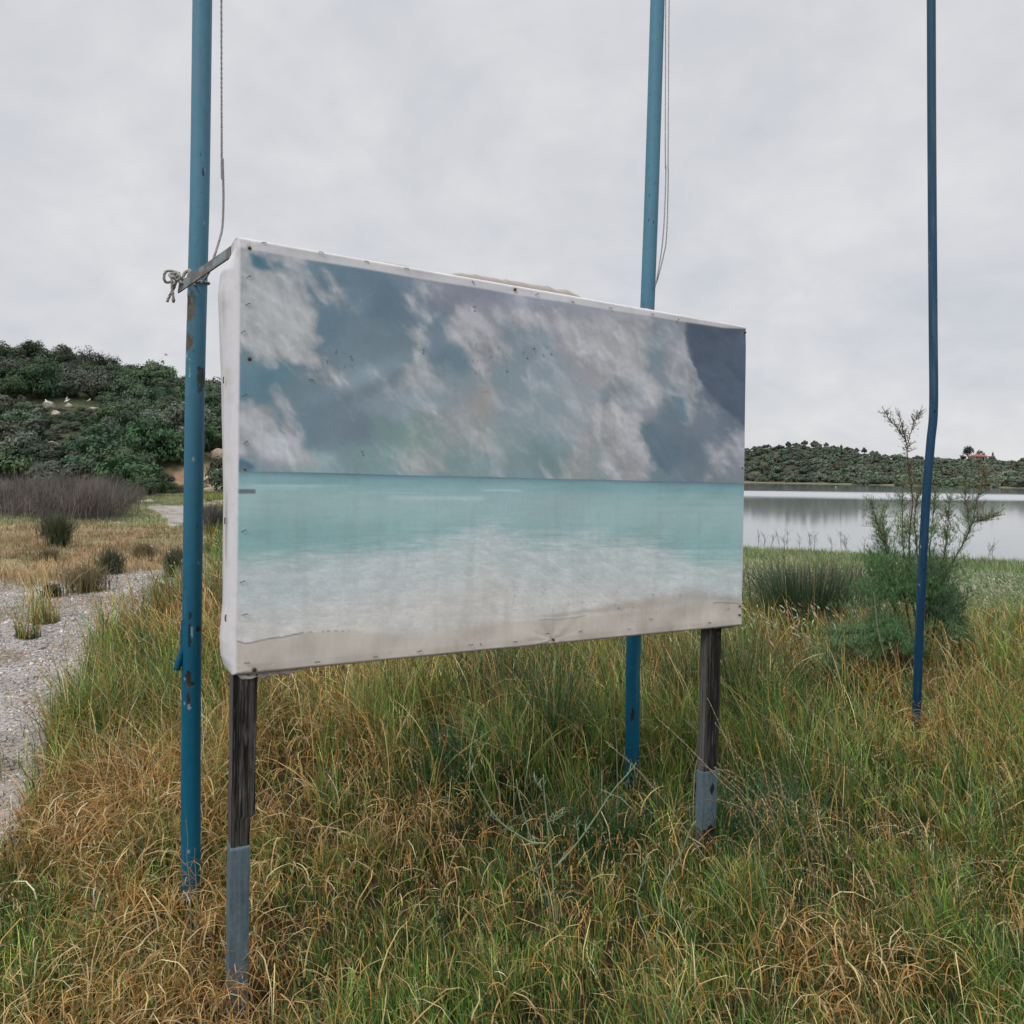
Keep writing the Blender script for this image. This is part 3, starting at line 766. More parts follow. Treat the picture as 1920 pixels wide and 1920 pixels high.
def rock_mesh(g, c, s, seed, col, sub=14):
    rng = np.random.default_rng(seed)
    n, m = sub * 2, sub
    th = np.arange(n) / n * 2 * np.pi; ph = np.linspace(0.02, np.pi - 0.02, m)
    T, Pp = np.meshgrid(th, ph, indexing='ij')
    D = np.stack([np.sin(Pp) * np.cos(T), np.sin(Pp) * np.sin(T), np.cos(Pp)], -1)
    r = np.ones(T.shape)
    for _ in range(9):
        nn = rng.normal(0, 1, 3); nn /= np.linalg.norm(nn); h = rng.uniform(.62, .9)
        r = np.minimum(r, h / np.maximum((D * nn).sum(-1), 1e-3) * 1.0)
    r = np.minimum(r, 1.0) * (1 + .12 * fbm(D[..., 0] * 3 + seed, D[..., 1] * 3 + D[..., 2] * 2, 3, 2))
    V = np.asarray(c) + D * r[..., None] * np.asarray(s)
    cc = np.array(col) * (1 + .7 * fbm(D[..., 0] * 4 + seed, D[..., 2] * 5, 4, 5)[..., None])
    g.add(V.reshape(-1, 3), grid_faces(n, m, closed_u=True), None, np.clip(cc, .02, .9).reshape(-1, 3))
def rocks():
    gl = 'pale granite boulders on the left hillside'
    items = [(92, 764, .75, .55, 'pale rounded boulder on the hillside below the leftmost gull'), (104, 778, .5, .35, 'flat pale rock below the rounded boulder on the hillside'), (176, 770, .7, .35, 'pale sloping rock below the right gull on the hillside'),
             (184, 779, .4, .25, 'small pale rock low on the slope beneath the right gull'), (129, 764, .5, .35, 'pale rock under the gull with raised wings'), (96, 840, .6, .4, 'small tan rock low on the hillside near the left edge'),
             (340, 862, 1.2, .9, 'tan rock face above the bank left of the blue pole'), (328, 852, .9, .7, 'small tan outcrop above the brown bank'), (412, 893, .55, .45, 'light angular rock on the brown bank beside the billboard'),
             (405, 906, .8, .4, 'flat dark rock ledge on the bank beside the billboard'), (404, 918, .55, .32, 'rounded grey boulder at the foot of the bank right of the pole'), (390, 923, .8, .25, 'long flat pale slab at the foot of the bank'), (415, 918, .45, .3, 'small round boulder next to the billboard edge'),
             (386, 905, .5, .35, 'grey boulder just right of the rusty blue pole'), (415, 862, 1.0, .7, 'tan outcrop on the slope beside the billboard'), (278, 943, .30, .14, 'small pale stone at the end of the far track'), (266, 944, .22, .12, 'tiny pale stone beside the far track')]
    for i, (u, v, sx, sz, lab) in enumerate(items):
        p = ground_at(u, v, 15, 300)
        g = G(); c = (.40, .36, .30) if 'tan' not in lab else (.34, .27, .19)
        if 'dark' in lab: c = (.16, .13, .11)
        rock_mesh(g, p + np.array([0, 0, sz * .35]), (sx, sx * .8, sz), 60 + i, c)
        tag(g.build('boulder', MAT_STONE, None, origin=p, smooth=False), lab, 'boulder', gl)
rocks()

# ---- leafless thicket and tufts on the left field ----------------------
def twig_bush(name, p, r, h, n, th, cols, label, group=None, cat='bush', up=.9, seed=1, fork=3, splay=.9, green=None):
    rng = np.random.default_rng(seed)
    az = rng.uniform(0, 6.28, n); base = np.stack([p[0] + rng.normal(0, r * .25, n), p[1] + rng.normal(0, r * .25, n), np.full(n, p[2] - .02)], -1)
    base[:, 2] = Hgt(base[:, 0], base[:, 1]) - .02
    g = G(); c = np.array(cols[0]); c2 = np.array(cols[1])
    lean = np.abs(rng.normal(0, splay * .55, n)); hh = h * rng.uniform(.55, 1.08, n)
    k = rng.random((n, 1))
    col = c * (1 - k) + c2 * k
    blades(g, base, hh, th, az, lean, rng.uniform(.02, .12, n), col, col * 1.1, 5, rng, .35)
    for f in range(fork):
        s = rng.uniform(.35, .85, n)
        D = np.stack([np.cos(az) * np.sin(lean * s), np.sin(az) * np.sin(lean * s), np.cos(lean * s)], -1)
        P2 = base + D * (hh * s)[:, None]
        blades(g, P2, hh * rng.uniform(.2, .42, n), th * .7, az + rng.normal(0, 1.0, n), lean + rng.normal(0, .5, n), rng.uniform(.02, .15, n), col, col * 1.1 if green is None else np.array(green), 3, rng, .3)
    return tag(g.build(name, MAT_GRASS, None, smooth=False, origin=p), label, cat, group)
def left_field():
    tg = 'leafless grey shrubs in the thicket at the foot of the left hill'
    pcs = [((.085, .072, .068), (.20, .17, .155)), ((.11, .09, .085), (.25, .21, .195)), ((.07, .065, .05), (.16, .15, .12))]
    rrs = (1.0, 1.3, .85, 1.15); hhs = (1.0, .82, 1.1, .9, 1.02)
    LB = ['leafless shrub second from the left in the front row of the thicket', 'leafless shrub behind the dark green rush tuft', 'leafless shrub right above the dark green rush tuft', 'leafless shrub in the middle of the thicket front', 'leafless shrub right of the middle of the thicket front', 'leafless shrub near the right end of the thicket front', 'leafless shrub at the right end of the thicket, above the green strip',
          'leafless shrub cut by the left edge of the picture', 'dark leafless shrub under the big dark green bush', 'leafless shrub in the back row, left of the middle', 'leafless shrub in the back row, middle of the thicket', 'leafless shrub in the back row at the far left', 'leafless shrub in the back row at the right']
    for i, (u, v, r, h) in enumerate([(55, 965, 1.5, 1.25), (85, 968, 1.5, 1.3), (115, 970, 1.5, 1.35), (142, 974, 1.5, 1.35), (170, 976, 1.5, 1.25), (196, 968, 1.5, 1.25), (215, 958, 1.4, 1.2), (20, 965, 1.6, 1.3), (240, 945, 1.4, 1.15), (95, 948, 2.0, 1.4), (150, 950, 2.0, 1.4), (60, 945, 2, 1.4), (195, 945, 1.8, 1.3)]):
        p = ground_at(u, v, 8, 100)
        twig_bush('leafless_shrub', p, r * rrs[i % 4], h * hhs[i % 5], 330, .011, pcs[i % 3], LB[i], tg, seed=400 + i, splay=1.25, fork=5)
    for i, (u, v, h, lab) in enumerate(((70, 893, 1.7, 'pale grey dead shrub at the left edge, below the hillside bushes'), (110, 893, 1.7, 'pale grey dead shrub above the purplish thicket'), (165, 884, 1.5, 'small ash grey dead shrub against the dark green bush'))):
        p = ground_at(u, v, 8, 100)
        twig_bush('dead_shrub', p + np.array([0, -2.5, 0]), 1.5, h, 420, .02, ((.17, .18, .165), (.27, .275, .255)), lab, 'grey dead shrubs', seed=430 + i)
    dk = ((.045, .062, .030), (.09, .105, .05)); br = ((.12, .10, .055), (.24, .19, .10))
    tl = [(112, 1026, .38, .75, dk, 'dark green rush tuft below the purplish thicket'), (100, 1012, .4, .7, ((.06, .055, .05), (.10, .09, .075)), 'dark brownish tuft behind the green rush tuft on the left'), (208, 1075, .30, .40, dk, 'dark tuft at the near edge of the tan track'),
          (165, 1110, .45, .42, br, 'broad tawny green tuft growing in the gravel'), (98, 1120, .16, .20, dk, 'small green tuft in the gravel, left of the tawny one'), (330, 1082, .28, .48, dk, 'dark green tuft beside the leftmost blue pole'),
          (270, 1050, .35, .35, br, 'low tawny tuft on the track left of the pole'), (300, 1118, .14, .18, br, 'small dry tuft on the gravel edge near the pole'), (88, 1052, .3, .25, br, 'faint tawny tuft at the left edge of the track'), (405, 1000, .55, .80, ((.055, .055, .05), (.13, .12, .105)), 'dark grey shrub between the blue pole and the billboard'), (390, 985, .5, .7, ((.07, .068, .06), (.15, .14, .12)), 'greyish shrub behind the dark one beside the billboard')]
    for i, (u, v, r, h, c, lab) in enumerate(tl):
        p = ground_at(u, v, 4, 60)
        twig_bush('rush_tuft' if 'rush' in lab else ('shrub' if 'shrub' in lab else 'grass_tuft'), p, r, h, 420, .006 + .0003 * p[1], c, lab, 'tufts on the left field', cat='tuft' if 'shrub' not in lab else 'bush', seed=450 + i, fork=1, splay=1.0)
left_field()
#@@V1E

# ------------------------------------------------------------------ billboard
D_L, D_R = 2.183, 3.205
C_TL, C_BL = px(446, 443, D_L), px(438, 1267, D_L)
C_TR, C_BR = px(1401, 612, D_R), px(1393, 1173, D_R)
BW = np.linalg.norm(C_TR - C_TL); BH = np.linalg.norm(C_TL - C_BL)
EXn = (C_TR - C_TL + C_BR - C_BL); EXn /= np.linalg.norm(EXn)
NRM = np.cross(EXn, np.array([0, 0, 1.0])); NRM /= np.linalg.norm(NRM)      # towards the camera
if NRM[1] > 0: NRM = -NRM
def bpt(s, t, off=0.0):
    """point on the board: s 0..1 left to right, t 0..1 top to bottom, off metres towards the viewer"""
    s = np.asarray(s, float)[..., None]; t = np.asarray(t, float)[..., None]
    P = (C_TL * (1 - s) + C_TR * s) * (1 - t) + (C_BL * (1 - s) + C_BR * s) * t
    return P + NRM * np.asarray(off, float)[..., None]
def st_at(u, v):
    p = np.array([0.5, 0.5])
    for _ in range(12):
        f = np.array(proj(bpt(p[0], p[1])))
        J = np.stack([(np.array(proj(bpt(p[0] + 1e-4, p[1]))) - f) / 1e-4, (np.array(proj(bpt(p[0], p[1] + 1e-4))) - f) / 1e-4], 1)
        p = p - np.linalg.solve(J, f - np.array([u, v]))
    return p

def art(zx, zy):
    """the faded beach picture printed on the canvas; zx, zy run over the picture, about 1900 x 1650 units"""
    sh = zx.shape
    wx = zx + 70 * fbm(zx / 130, zy / 130, 5, 1) + 34 * fbm(zx / 28, zy / 28, 4, 2)
    wy = zy + 70 * fbm(zx / 130, zy / 130, 5, 3) + 34 * fbm(zx / 28, zy / 28, 4, 4)
    ctl = [
        (60, 90, 160, 166, 172), (180, 90, 132, 144, 156), (330, 110, 100, 127, 143), (500, 140, 104, 128, 144), (650, 180, 114, 132, 150),
        (760, 190, 132, 139, 154), (900, 200, 136, 142, 158), (1100, 250, 143, 149, 162), (1280, 280, 152, 155, 166), (1450, 300, 152, 154, 165), (1600, 330, 145, 151, 161),
        (1720, 380, 92, 104, 121), (1850, 400, 84, 96, 114), (60, 280, 170, 173, 176), (200, 300, 165, 168, 173), (330, 300, 106, 132, 147), (450, 230, 112, 134, 149),
        (550, 260, 98, 121, 137), (620, 300, 108, 130, 146), (450, 400, 118, 138, 152), (560, 390, 118, 138, 150), (740, 400, 116, 136, 150), (800, 470, 112, 136, 150), (900, 330, 150, 153, 163),
        (1060, 380, 128, 143, 156), (1120, 480, 138, 154, 165), (1000, 520, 136, 153, 163), (1250, 420, 155, 158, 165), (1350, 470, 160, 160, 166), (1560, 420, 125, 143, 154), (1640, 450, 143, 150, 160),
        (1780, 550, 84, 97, 115), (1860, 620, 88, 102, 118), (40, 500, 108, 138, 150), (120, 520, 98, 132, 148), (60, 560, 98, 132, 148), (230, 580, 112, 134, 146), (350, 600, 116, 134, 147), (480, 560, 130, 148, 160),
        (600, 600, 138, 154, 166), (740, 560, 142, 158, 168), (860, 560, 140, 154, 164), (900, 610, 155, 156, 158), (1020, 640, 142, 158, 168), (1150, 620, 146, 162, 171), (1280, 640, 148, 160, 168),
        (1430, 620, 128, 146, 156), (1520, 640, 148, 152, 162), (1620, 660, 108, 128, 142), (1720, 680, 118, 130, 145), (1850, 720, 105, 118, 134), (80, 720, 150, 157, 165), (250, 700, 110, 136, 150), (350, 720, 118, 135, 148), (440, 730, 112, 130, 144),
        (560, 740, 122, 148, 150), (690, 740, 132, 154, 152), (800, 730, 150, 160, 164), (900, 720, 150, 160, 162), (1020, 740, 140, 158, 164), (1180, 730, 142, 160, 168), (1330, 740, 155, 158, 162), (1520, 760, 98, 118, 132), (1620, 780, 104, 122, 137), (1720, 800, 108, 124, 139),
        (1840, 800, 140, 144, 156), (30, 840, 95, 125, 142), (100, 850, 140, 158, 166), (300, 850, 136, 165, 170), (450, 830, 130, 158, 162), (560, 840, 132, 160, 163), (700, 830, 148, 162, 160), (800, 850, 128, 152, 156), (900, 850, 136, 158, 162),
        (1060, 860, 130, 152, 158), (1160, 840, 118, 144, 150), (1250, 860, 152, 160, 162), (1360, 850, 136, 152, 156), (1450, 860, 156, 156, 160), (1580, 870, 118, 136, 147), (1700, 880, 116, 132, 144), (1850, 890, 130, 140, 150),
    ]
    num = np.zeros(sh + (3,)); den = np.zeros(sh)
    for (x, y, r, g, b) in ctl:
        w = np.exp(-((wx - x) ** 2 + (wy - y) ** 2) / (2 * 40.0 ** 2)) + 1e-7 / (1 + ((wx - x) ** 2 + (wy - y) ** 2) / 1e4)
        num += w[..., None] * np.array([r, g, b], float); den += w
    C = num / den[..., None]
    hf = fbm(zx / 22, zy / 16, 5, 6)
    mf = fbm(zx / 70, zy / 55, 5, 8, 0.6)
    uf = fbm(zx / 9 + zy / 30, zy / 8, 4, 11, 0.65)
    hf = fbm((zx + 9 * uf) / 24, (zy + 9 * uf) / 18, 5, 6, 0.62)
    sof = fbm(zx / 150, zy / 120, 3, 13)
    qx = zx + 26 * fbm(zx / 60, zy / 60, 4, 5) + 9 * fbm(zx / 14, zy / 14, 4, 7)
    qy = zy + 26 * fbm(zx / 60, zy / 60, 4, 8) + 9 * fbm(zx / 14, zy / 14, 4, 9)
    lay = []
    def cloud(pts, col, edge=10, amp=60, al=1.0, dark=0.0):
        """soft membership in one cloud (or one hole of open sky)"""
        sd = poly_sd(qx, qy, pts)
        lay.append(((sstep(-48 - edge, 42 + edge, sd) if sum(col) / 3 > 136 else sstep(-22 - edge, 22 + edge, sd)) * al, sd, np.array(col, float), sum(col) / 3 > 136, edge))
    # big pale clouds and the blue between them
    cloud([(15, 130), (60, 135), (110, 120), (150, 140), (190, 220), (250, 240), (290, 290), (292, 350), (322, 390), (310, 430), (345, 455), (300, 500), (210, 490), (140, 470), (60, 430), (5, 425), (-20, 300)], (168, 171, 174), 5, 34)
    cloud([(110, 60), (245, 66), (252, 130), (300, 195), (330, 240), (270, 240), (235, 190), (205, 225), (150, 140)], (156, 161, 169), 12, 50, 0.9)
    cloud([(330, 135), (365, 150), (400, 200), (405, 240), (455, 292), (380, 285), (330, 260), (300, 210), (345, 205)], (152, 158, 166), 9, 46, 0.85)
    cloud([(60, 70), (100, 75), (130, 118), (100, 125), (70, 110)], (86, 120, 138), 7, 30, 0.85)
    cloud([(115, 85), (170, 90), (205, 125), (150, 120)], (100, 124, 140), 12, 30, 0.7)
    cloud([(255, 165), (285, 205), (330, 270), (300, 250), (262, 205)], (108, 130, 146), 8, 26, 0.75)
    cloud([(145, 150), (160, 180), (200, 235), (190, 190), (160, 145)], (128, 138, 150), 4, 14, 0.6)
    cloud([(60, 440), (140, 470), (250, 500), (330, 470), (420, 520), (425, 552), (280, 535), (190, 505), (100, 470)], (154, 161, 168), 9, 30, 0.9)
    cloud([(-10, 600), (60, 605), (110, 640), (150, 690), (200, 705), (250, 745), (245, 795), (290, 830), (200, 842), (100, 850), (40, 812), (-10, 805)], (160, 164, 171), 5, 34)
    cloud([(150, 545), (190, 590), (215, 690), (250, 745), (190, 710), (150, 640), (110, 575)], (146, 155, 164), 10, 40, 0.85)
    cloud([(130, 650), (150, 690), (185, 735), (160, 690)], (118, 138, 150), 5, 16, 0.7)
    cloud([(-10, 818), (50, 835), (90, 860), (-10, 870)], (84, 116, 138), 8, 22, 0.9)
    cloud([(612, 215), (640, 225), (690, 290), (712, 320), (670, 300), (640, 260)], (156, 162, 172), 7, 34, 0.85)
    cloud([(628, 342), (680, 345), (700, 390), (690, 440), (735, 500), (700, 560), (620, 560), (612, 490), (655, 450), (648, 395)], (152, 159, 167), 8, 36, 0.85)
    cloud([(620, 540), (740, 500), (790, 620), (800, 720), (740, 740), (670, 690)], (145, 158, 168), 30, 70, 0.5)
    cloud([(775, 385), (790, 300), (862, 240), (900, 290), (950, 330), (965, 395), (1000, 400), (1002, 448), (962, 490), (958, 540), (885, 510), (860, 440), (810, 405)], (160, 161, 169), 6, 36, 0.95)
    cloud([(670, 180), (740, 165), (780, 190), (720, 235), (690, 225)], (146, 149, 160), 14, 40, 0.7)
    cloud([(1000, 290), (1060, 275), (1180, 290), (1150, 325), (1050, 330)], (158, 157, 165), 14, 50, 0.8)
    cloud([(850, 560), (930, 580), (945, 780), (870, 790), (825, 740)], (152, 158, 160), 26, 60, 0.55)
    cloud([(1155, 285), (1300, 300), (1500, 335), (1540, 385), (1520, 440), (1530, 500), (1568, 560), (1560, 620), (1505, 670), (1490, 740), (1540, 850), (1520, 905), (1390, 905), (1330, 850), (1360, 780), (1300, 740), (1320, 690), (1300, 640), (1395, 610), (1385, 560), (1340, 510), (1250, 440), (1195, 365)], (160, 160, 167), 6, 44, 0.95)
    cloud([(1400, 525), (1430, 535), (1490, 560), (1480, 620), (1435, 640), (1388, 590)], (122, 142, 153), 6, 34, 0.9)
    cloud([(1520, 380), (1600, 350), (1640, 400), (1570, 440), (1525, 440)], (128, 146, 156), 12, 36, 0.8)
    cloud([(1560, 450), (1660, 350), (1690, 440), (1722, 540), (1770, 620), (1790, 690), (1700, 650), (1650, 700), (1600, 640), (1570, 560)], (146, 150, 161), 9, 44, 0.8)
    cloud([(1600, 600), (1650, 600), (1660, 690), (1610, 690)], (108, 130, 143), 9, 36, 0.8)
    cloud([(1490, 690), (1540, 690), (1560, 760), (1640, 790), (1600, 880), (1560, 850), (1520, 770)], (100, 120, 134), 10, 40, 0.85)
    cloud([(1645, 300), (1900, 340), (1900, 720), (1860, 700), (1800, 640), (1745, 580), (1700, 500), (1672, 400)], (84, 97, 115), 5, 16, 0.95)
    cloud([(1765, 690), (1830, 700), (1880, 740), (1875, 870), (1850, 850), (1830, 790)], (150, 152, 162), 8, 44, 0.85)
    cloud([(1745, 775), (1800, 790), (1800, 880), (1740, 900), (1765, 840)], (152, 152, 162), 9, 30, 0.8)
    cloud([(700, 770), (760, 790), (800, 860), (800, 880), (640, 880), (600, 840)], (150, 162, 158), 22, 60, 0.6)
    cloud([(1215, 810), (1270, 800), (1300, 890), (1220, 890)], (156, 162, 162), 12, 30, 0.7)
    cloud([(1130, 862), (1165, 885), (1168, 897), (1140, 893)], (165, 172, 172), 4, 10, 0.8)
    # streaky, billowing density: long wisps run from upper left to lower right
    def wf(x, y, L, A, sd, oc=7):
        al_ = (x * 0.62 + y * 0.78) / L; ac = (-x * 0.78 + y * 0.62) / A
        w1 = fbm(al_ * 1.3, ac * 1.3, 4, sd + 1); w2 = fbm(al_ * 1.3 + 7, ac * 1.3 + 3, 4, sd + 2)
        return fbm(al_ + 1.4 * w1, ac + 1.4 * w2, oc, sd, 0.52)
    nb = wf(zx, zy, 170.0, 75.0, 1); nc = wf(zx, zy, 60.0, 34.0, 4)
    n = nb * 1.7 + nc * 1.0
    rel = (wf(zx + 8, zy - 14, 170.0, 110.0, 1, 4) - wf(zx, zy, 170.0, 110.0, 1, 4)) * 0.55
    bright = C.mean(-1)
    # thin cloud everywhere, in step with how pale the sky is there
    C = C + 7; thinK = sstep(118, 165, bright) * 0.62
    m = sstep(0.40, 1.0, thinK + n * 0.8)[..., None]
    C = C * 0.955 * (1 - m) + (C * 0.6 + np.array([176, 177, 182.]) * 0.4 + 4) * m
    C = C + np.clip(rel * 60, -7, 7)[..., None] * (0.25 + 0.75 * m)
    for (K, sd, col, pale, edge) in lay:
        hard = 0.09 + 0.010 * edge + 0.22 * sstep(-0.05, 0.15, sof)
        d = K * (1.22 if pale else 1.05) + n * (0.80 if pale else 0.7)
        m = sstep(0.5 - hard, 0.5 + hard, d) * np.clip(K * 2.2, 0, 1)
        if pale:
            thick = sstep(0.4, 1.3, d)
            cc = (col * .45 + np.array([178, 181, 184.]) * .55) * (0.94 + 0.10 * thick)[..., None] + np.clip(rel * 160, -16, 16)[..., None] + (nb * 34 + nc * 24)[..., None]
            m = m * (0.55 + 0.45 * thick)
        else:
            cc = col + np.clip(rel * 40, -6, 6)[..., None] + (nb * 14)[..., None]
        m = m[..., None]
        C = C * (1 - m) + cc * m
    # faint warm stain with a rusty fleck
    st = np.exp(-(((zx - 910) / 42) ** 2 + ((zy - 625) / 60) ** 2))[..., None]
    C = C * (1 - 0.4 * st) + np.array([160, 154, 150.]) * 0.4 * st
    fl = np.exp(-(((zx - 922) / 10) ** 2 + ((zy - 578) / 2.5) ** 2))[..., None]
    C = C * (1 - fl) + np.array([170, 125, 105.]) * fl
    # ---------------- sea, foam and sand
    hz = 868 + 0.0245 * zx
    t = zy - hz
    stops_t = [0, 6, 18, 50, 90, 150, 200, 240, 300, 420, 560, 640, 760]
    stops_c = np.array([(92, 118, 132), (112, 146, 158), (126, 164, 170), (142, 176, 180), (156, 184, 187), (154, 184, 186), (144, 178, 180), (138, 174, 176), (146, 180, 180), (170, 188, 187), (178, 182, 180), (182, 178, 172), (184, 178, 170)], float)
    str1 = fbm(zx / 160, zy / 14, 5, 9); str2 = fbm(zx / 60 + zy / 80, zy / 6, 5, 10, 0.6)
    ts = t + 26 * str1 * sstep(8, 60, t)
    S = np.stack([np.interp(ts, stops_t, stops_c[:, k]) for k in range(3)], -1)
    S += (str1 * 9 + str2 * 8)[..., None]
    # mist over the middle of the sea
    mist = (np.exp(-(((zx - 1080) / 330) ** 2 + ((t - 95) / 80) ** 2)) * 0.6 * (0.6 + fbm(zx / 150, zy / 90, 4, 11)))[..., None]
    S = S * (1 - mist) + np.array([154, 176, 181.]) * mist
    # the surf line
    tf = np.interp(zx, [0, 200, 400, 600, 800, 950, 1100, 1300, 1500, 1620, 1700, 1900], [300, 290, 262, 225, 185, 140, 190, 180, 180, 215, 262, 255])
    mot = fbm(zx / 45, zy / 22, 5, 14, .6)
    fm = sstep(-25, 95, t - tf + 70 * str1 + 80 * str2)[..., None]
    depth = sstep(110, 330, t - tf + 60 * str1)[..., None]
    dirn = 0.26 * sstep(1500, 300, zx) if False else 0.26 * (1 - sstep(700, 1500, zx)) - 0.04
    slant = fbm((zx + 60 * mot) / 34, (zy + zx * dirn + 60 * mot) / 7.5, 5, 12, 0.68)
    foam = np.array([186, 197, 199.]) * (1 - depth) + np.array([200, 198, 195.]) * depth + (slant * 20 + str2 * 12 + mot * 20 + (vnoise(zx / 3.5, zy / 2.2, 5) - .5) * 9)[..., None]
    lace = sstep(0.02, 0.22, slant + 0.5 * str2)[..., None]
    foam = foam * (1 - lace * 0.25) + np.array([214, 216, 219.]) * lace * 0.25
    S = S * (1 - fm) + foam * fm
    # white wave crests
    for (x0, x1, yy_, th_, al) in ((60, 330, 922, 5, .5), (330, 430, 921, 3, .35), (560, 930, 966, 8, .5), (905, 1060, 939, 4, .6), (400, 700, 946, 3, .25), (0, 240, 931, 3, .3)):
        yc = yy_ + 3 * fbm(zx / 40, zx * 0, 3, 13) + (zx - x0) * 0.008
        m = np.exp(-((zy - yc) / th_) ** 2) * sstep(x0 - 20, x0 + 30, zx) * (1 - sstep(x1 - 40, x1 + 20, zx)) * al
        S = S * (1 - m[..., None]) + np.array([188, 208, 210.]) * m[..., None]
    # jetty at the left edge
    m = (sstep(-4, 3, 75 - zx) * sstep(-3, 2, 8 - np.abs(zy - 943)))[..., None]
    S = S * (1 - m * .8) + np.array([88, 100, 108.]) * m * .8
    # sand below the last wave
    se = np.interp(zx, [0, 40, 120, 240, 420, 700, 900, 1000, 1200, 1300, 1450, 1600, 1700, 1900], [1492, 1504, 1488, 1465, 1456, 1470, 1440, 1420, 1412, 1402, 1385, 1372, 1350, 1362])
    e_ = zy - se + 10 * fbm(zx / 30, zx * 0 + 1, 4, 14)
    edge_w = np.interp(zx, [0, 400, 700, 1000, 1900], [1.5, 5, 45, 10, 10])
    sm = sstep(-1, 1, e_ / edge_w)[..., None]
    sand = np.array([188, 181, 173.]) + (fbm(zx / 4, zy / 60, 4, 15) * 7 + fbm(zx / 200, zy / 80, 3, 2) * 10)[..., None]
    S = S * (1 - sm) + sand * sm
    wetm = (np.exp(-((e_ + np.interp(zx, [900, 1400, 1650, 1900], [8, 22, 26, 10])) / np.interp(zx, [900, 1300, 1500, 1700, 1900], [6, 10, 24, 26, 10])) ** 2) * sstep(950, 1250, zx))[..., None]
    S = S * (1 - wetm * .6) + np.array([166, 155, 145.]) * wetm * .6
    ln = np.exp(-((e_ + 1.0) / 2.2) ** 2) * ((zx < 250) * 0.75 + (zx >= 250) * (zx < 420) * 0.5 * (fbm(zx / 12, zx * 0, 3, 5) > 0) + (zx > 1120) * (zx < 1290) * .35 + (zx > 1760) * .5)
    S = S * (1 - ln[..., None]) + np.array([92, 88, 84.]) * ln[..., None]
    sea = sstep(-1.2, 1.2, t)[..., None]
    C = C * (1 - sea) + S * sea
    # haze of the fading: the sky bleeds over the horizon around the middle right
    # scuffs, drips, pinholes
    sc = (fbm(zx / 5, zy / 16, 3, 6) > 0.27) & (np.exp(-(((zx - 1080) / 80) ** 2 + ((zy - 430) / 30) ** 2)) + np.exp(-(((zx - 370) / 60) ** 2 + ((zy - 470) / 40) ** 2)) + np.exp(-(((zx - 900) / 60) ** 2 + ((zy - 450) / 60) ** 2)) > 0.25)
    C = np.where(sc[..., None], C * 0.8, C)
    sc = (fbm(zx / 9, zy / 7, 3, 7) > 0.29) & (zy > 1300) & (zx > 1000) & (zy < 1400)
    C = np.where(sc[..., None], C * 0.85, C)
    for (x, y) in ((879, 267), (881, 281), (692, 425), (691, 437), (427, 449), (431, 460), (469, 798), (472, 810), (1001, 503), (1163, 440), (1100, 420), (1075, 455)):
        m = np.exp(-(((zx - x) ** 2 + (zy - y) ** 2) / 9.0))[..., None] * .9
        C = C * (1 - m) + np.array([50, 52, 55.]) * m
    C += (fbm(zx / 3.0, zy / 3.0, 2, 3) * 5 + fbm(zx / 300, zy / 300, 3, 4) * 6)[..., None]
    speck = vnoise(zx / 2.2, zy / 2.2, 9) > 0.992
    C = np.where(speck[..., None], C + 14, C)
    return np.clip(C, 20, 235)

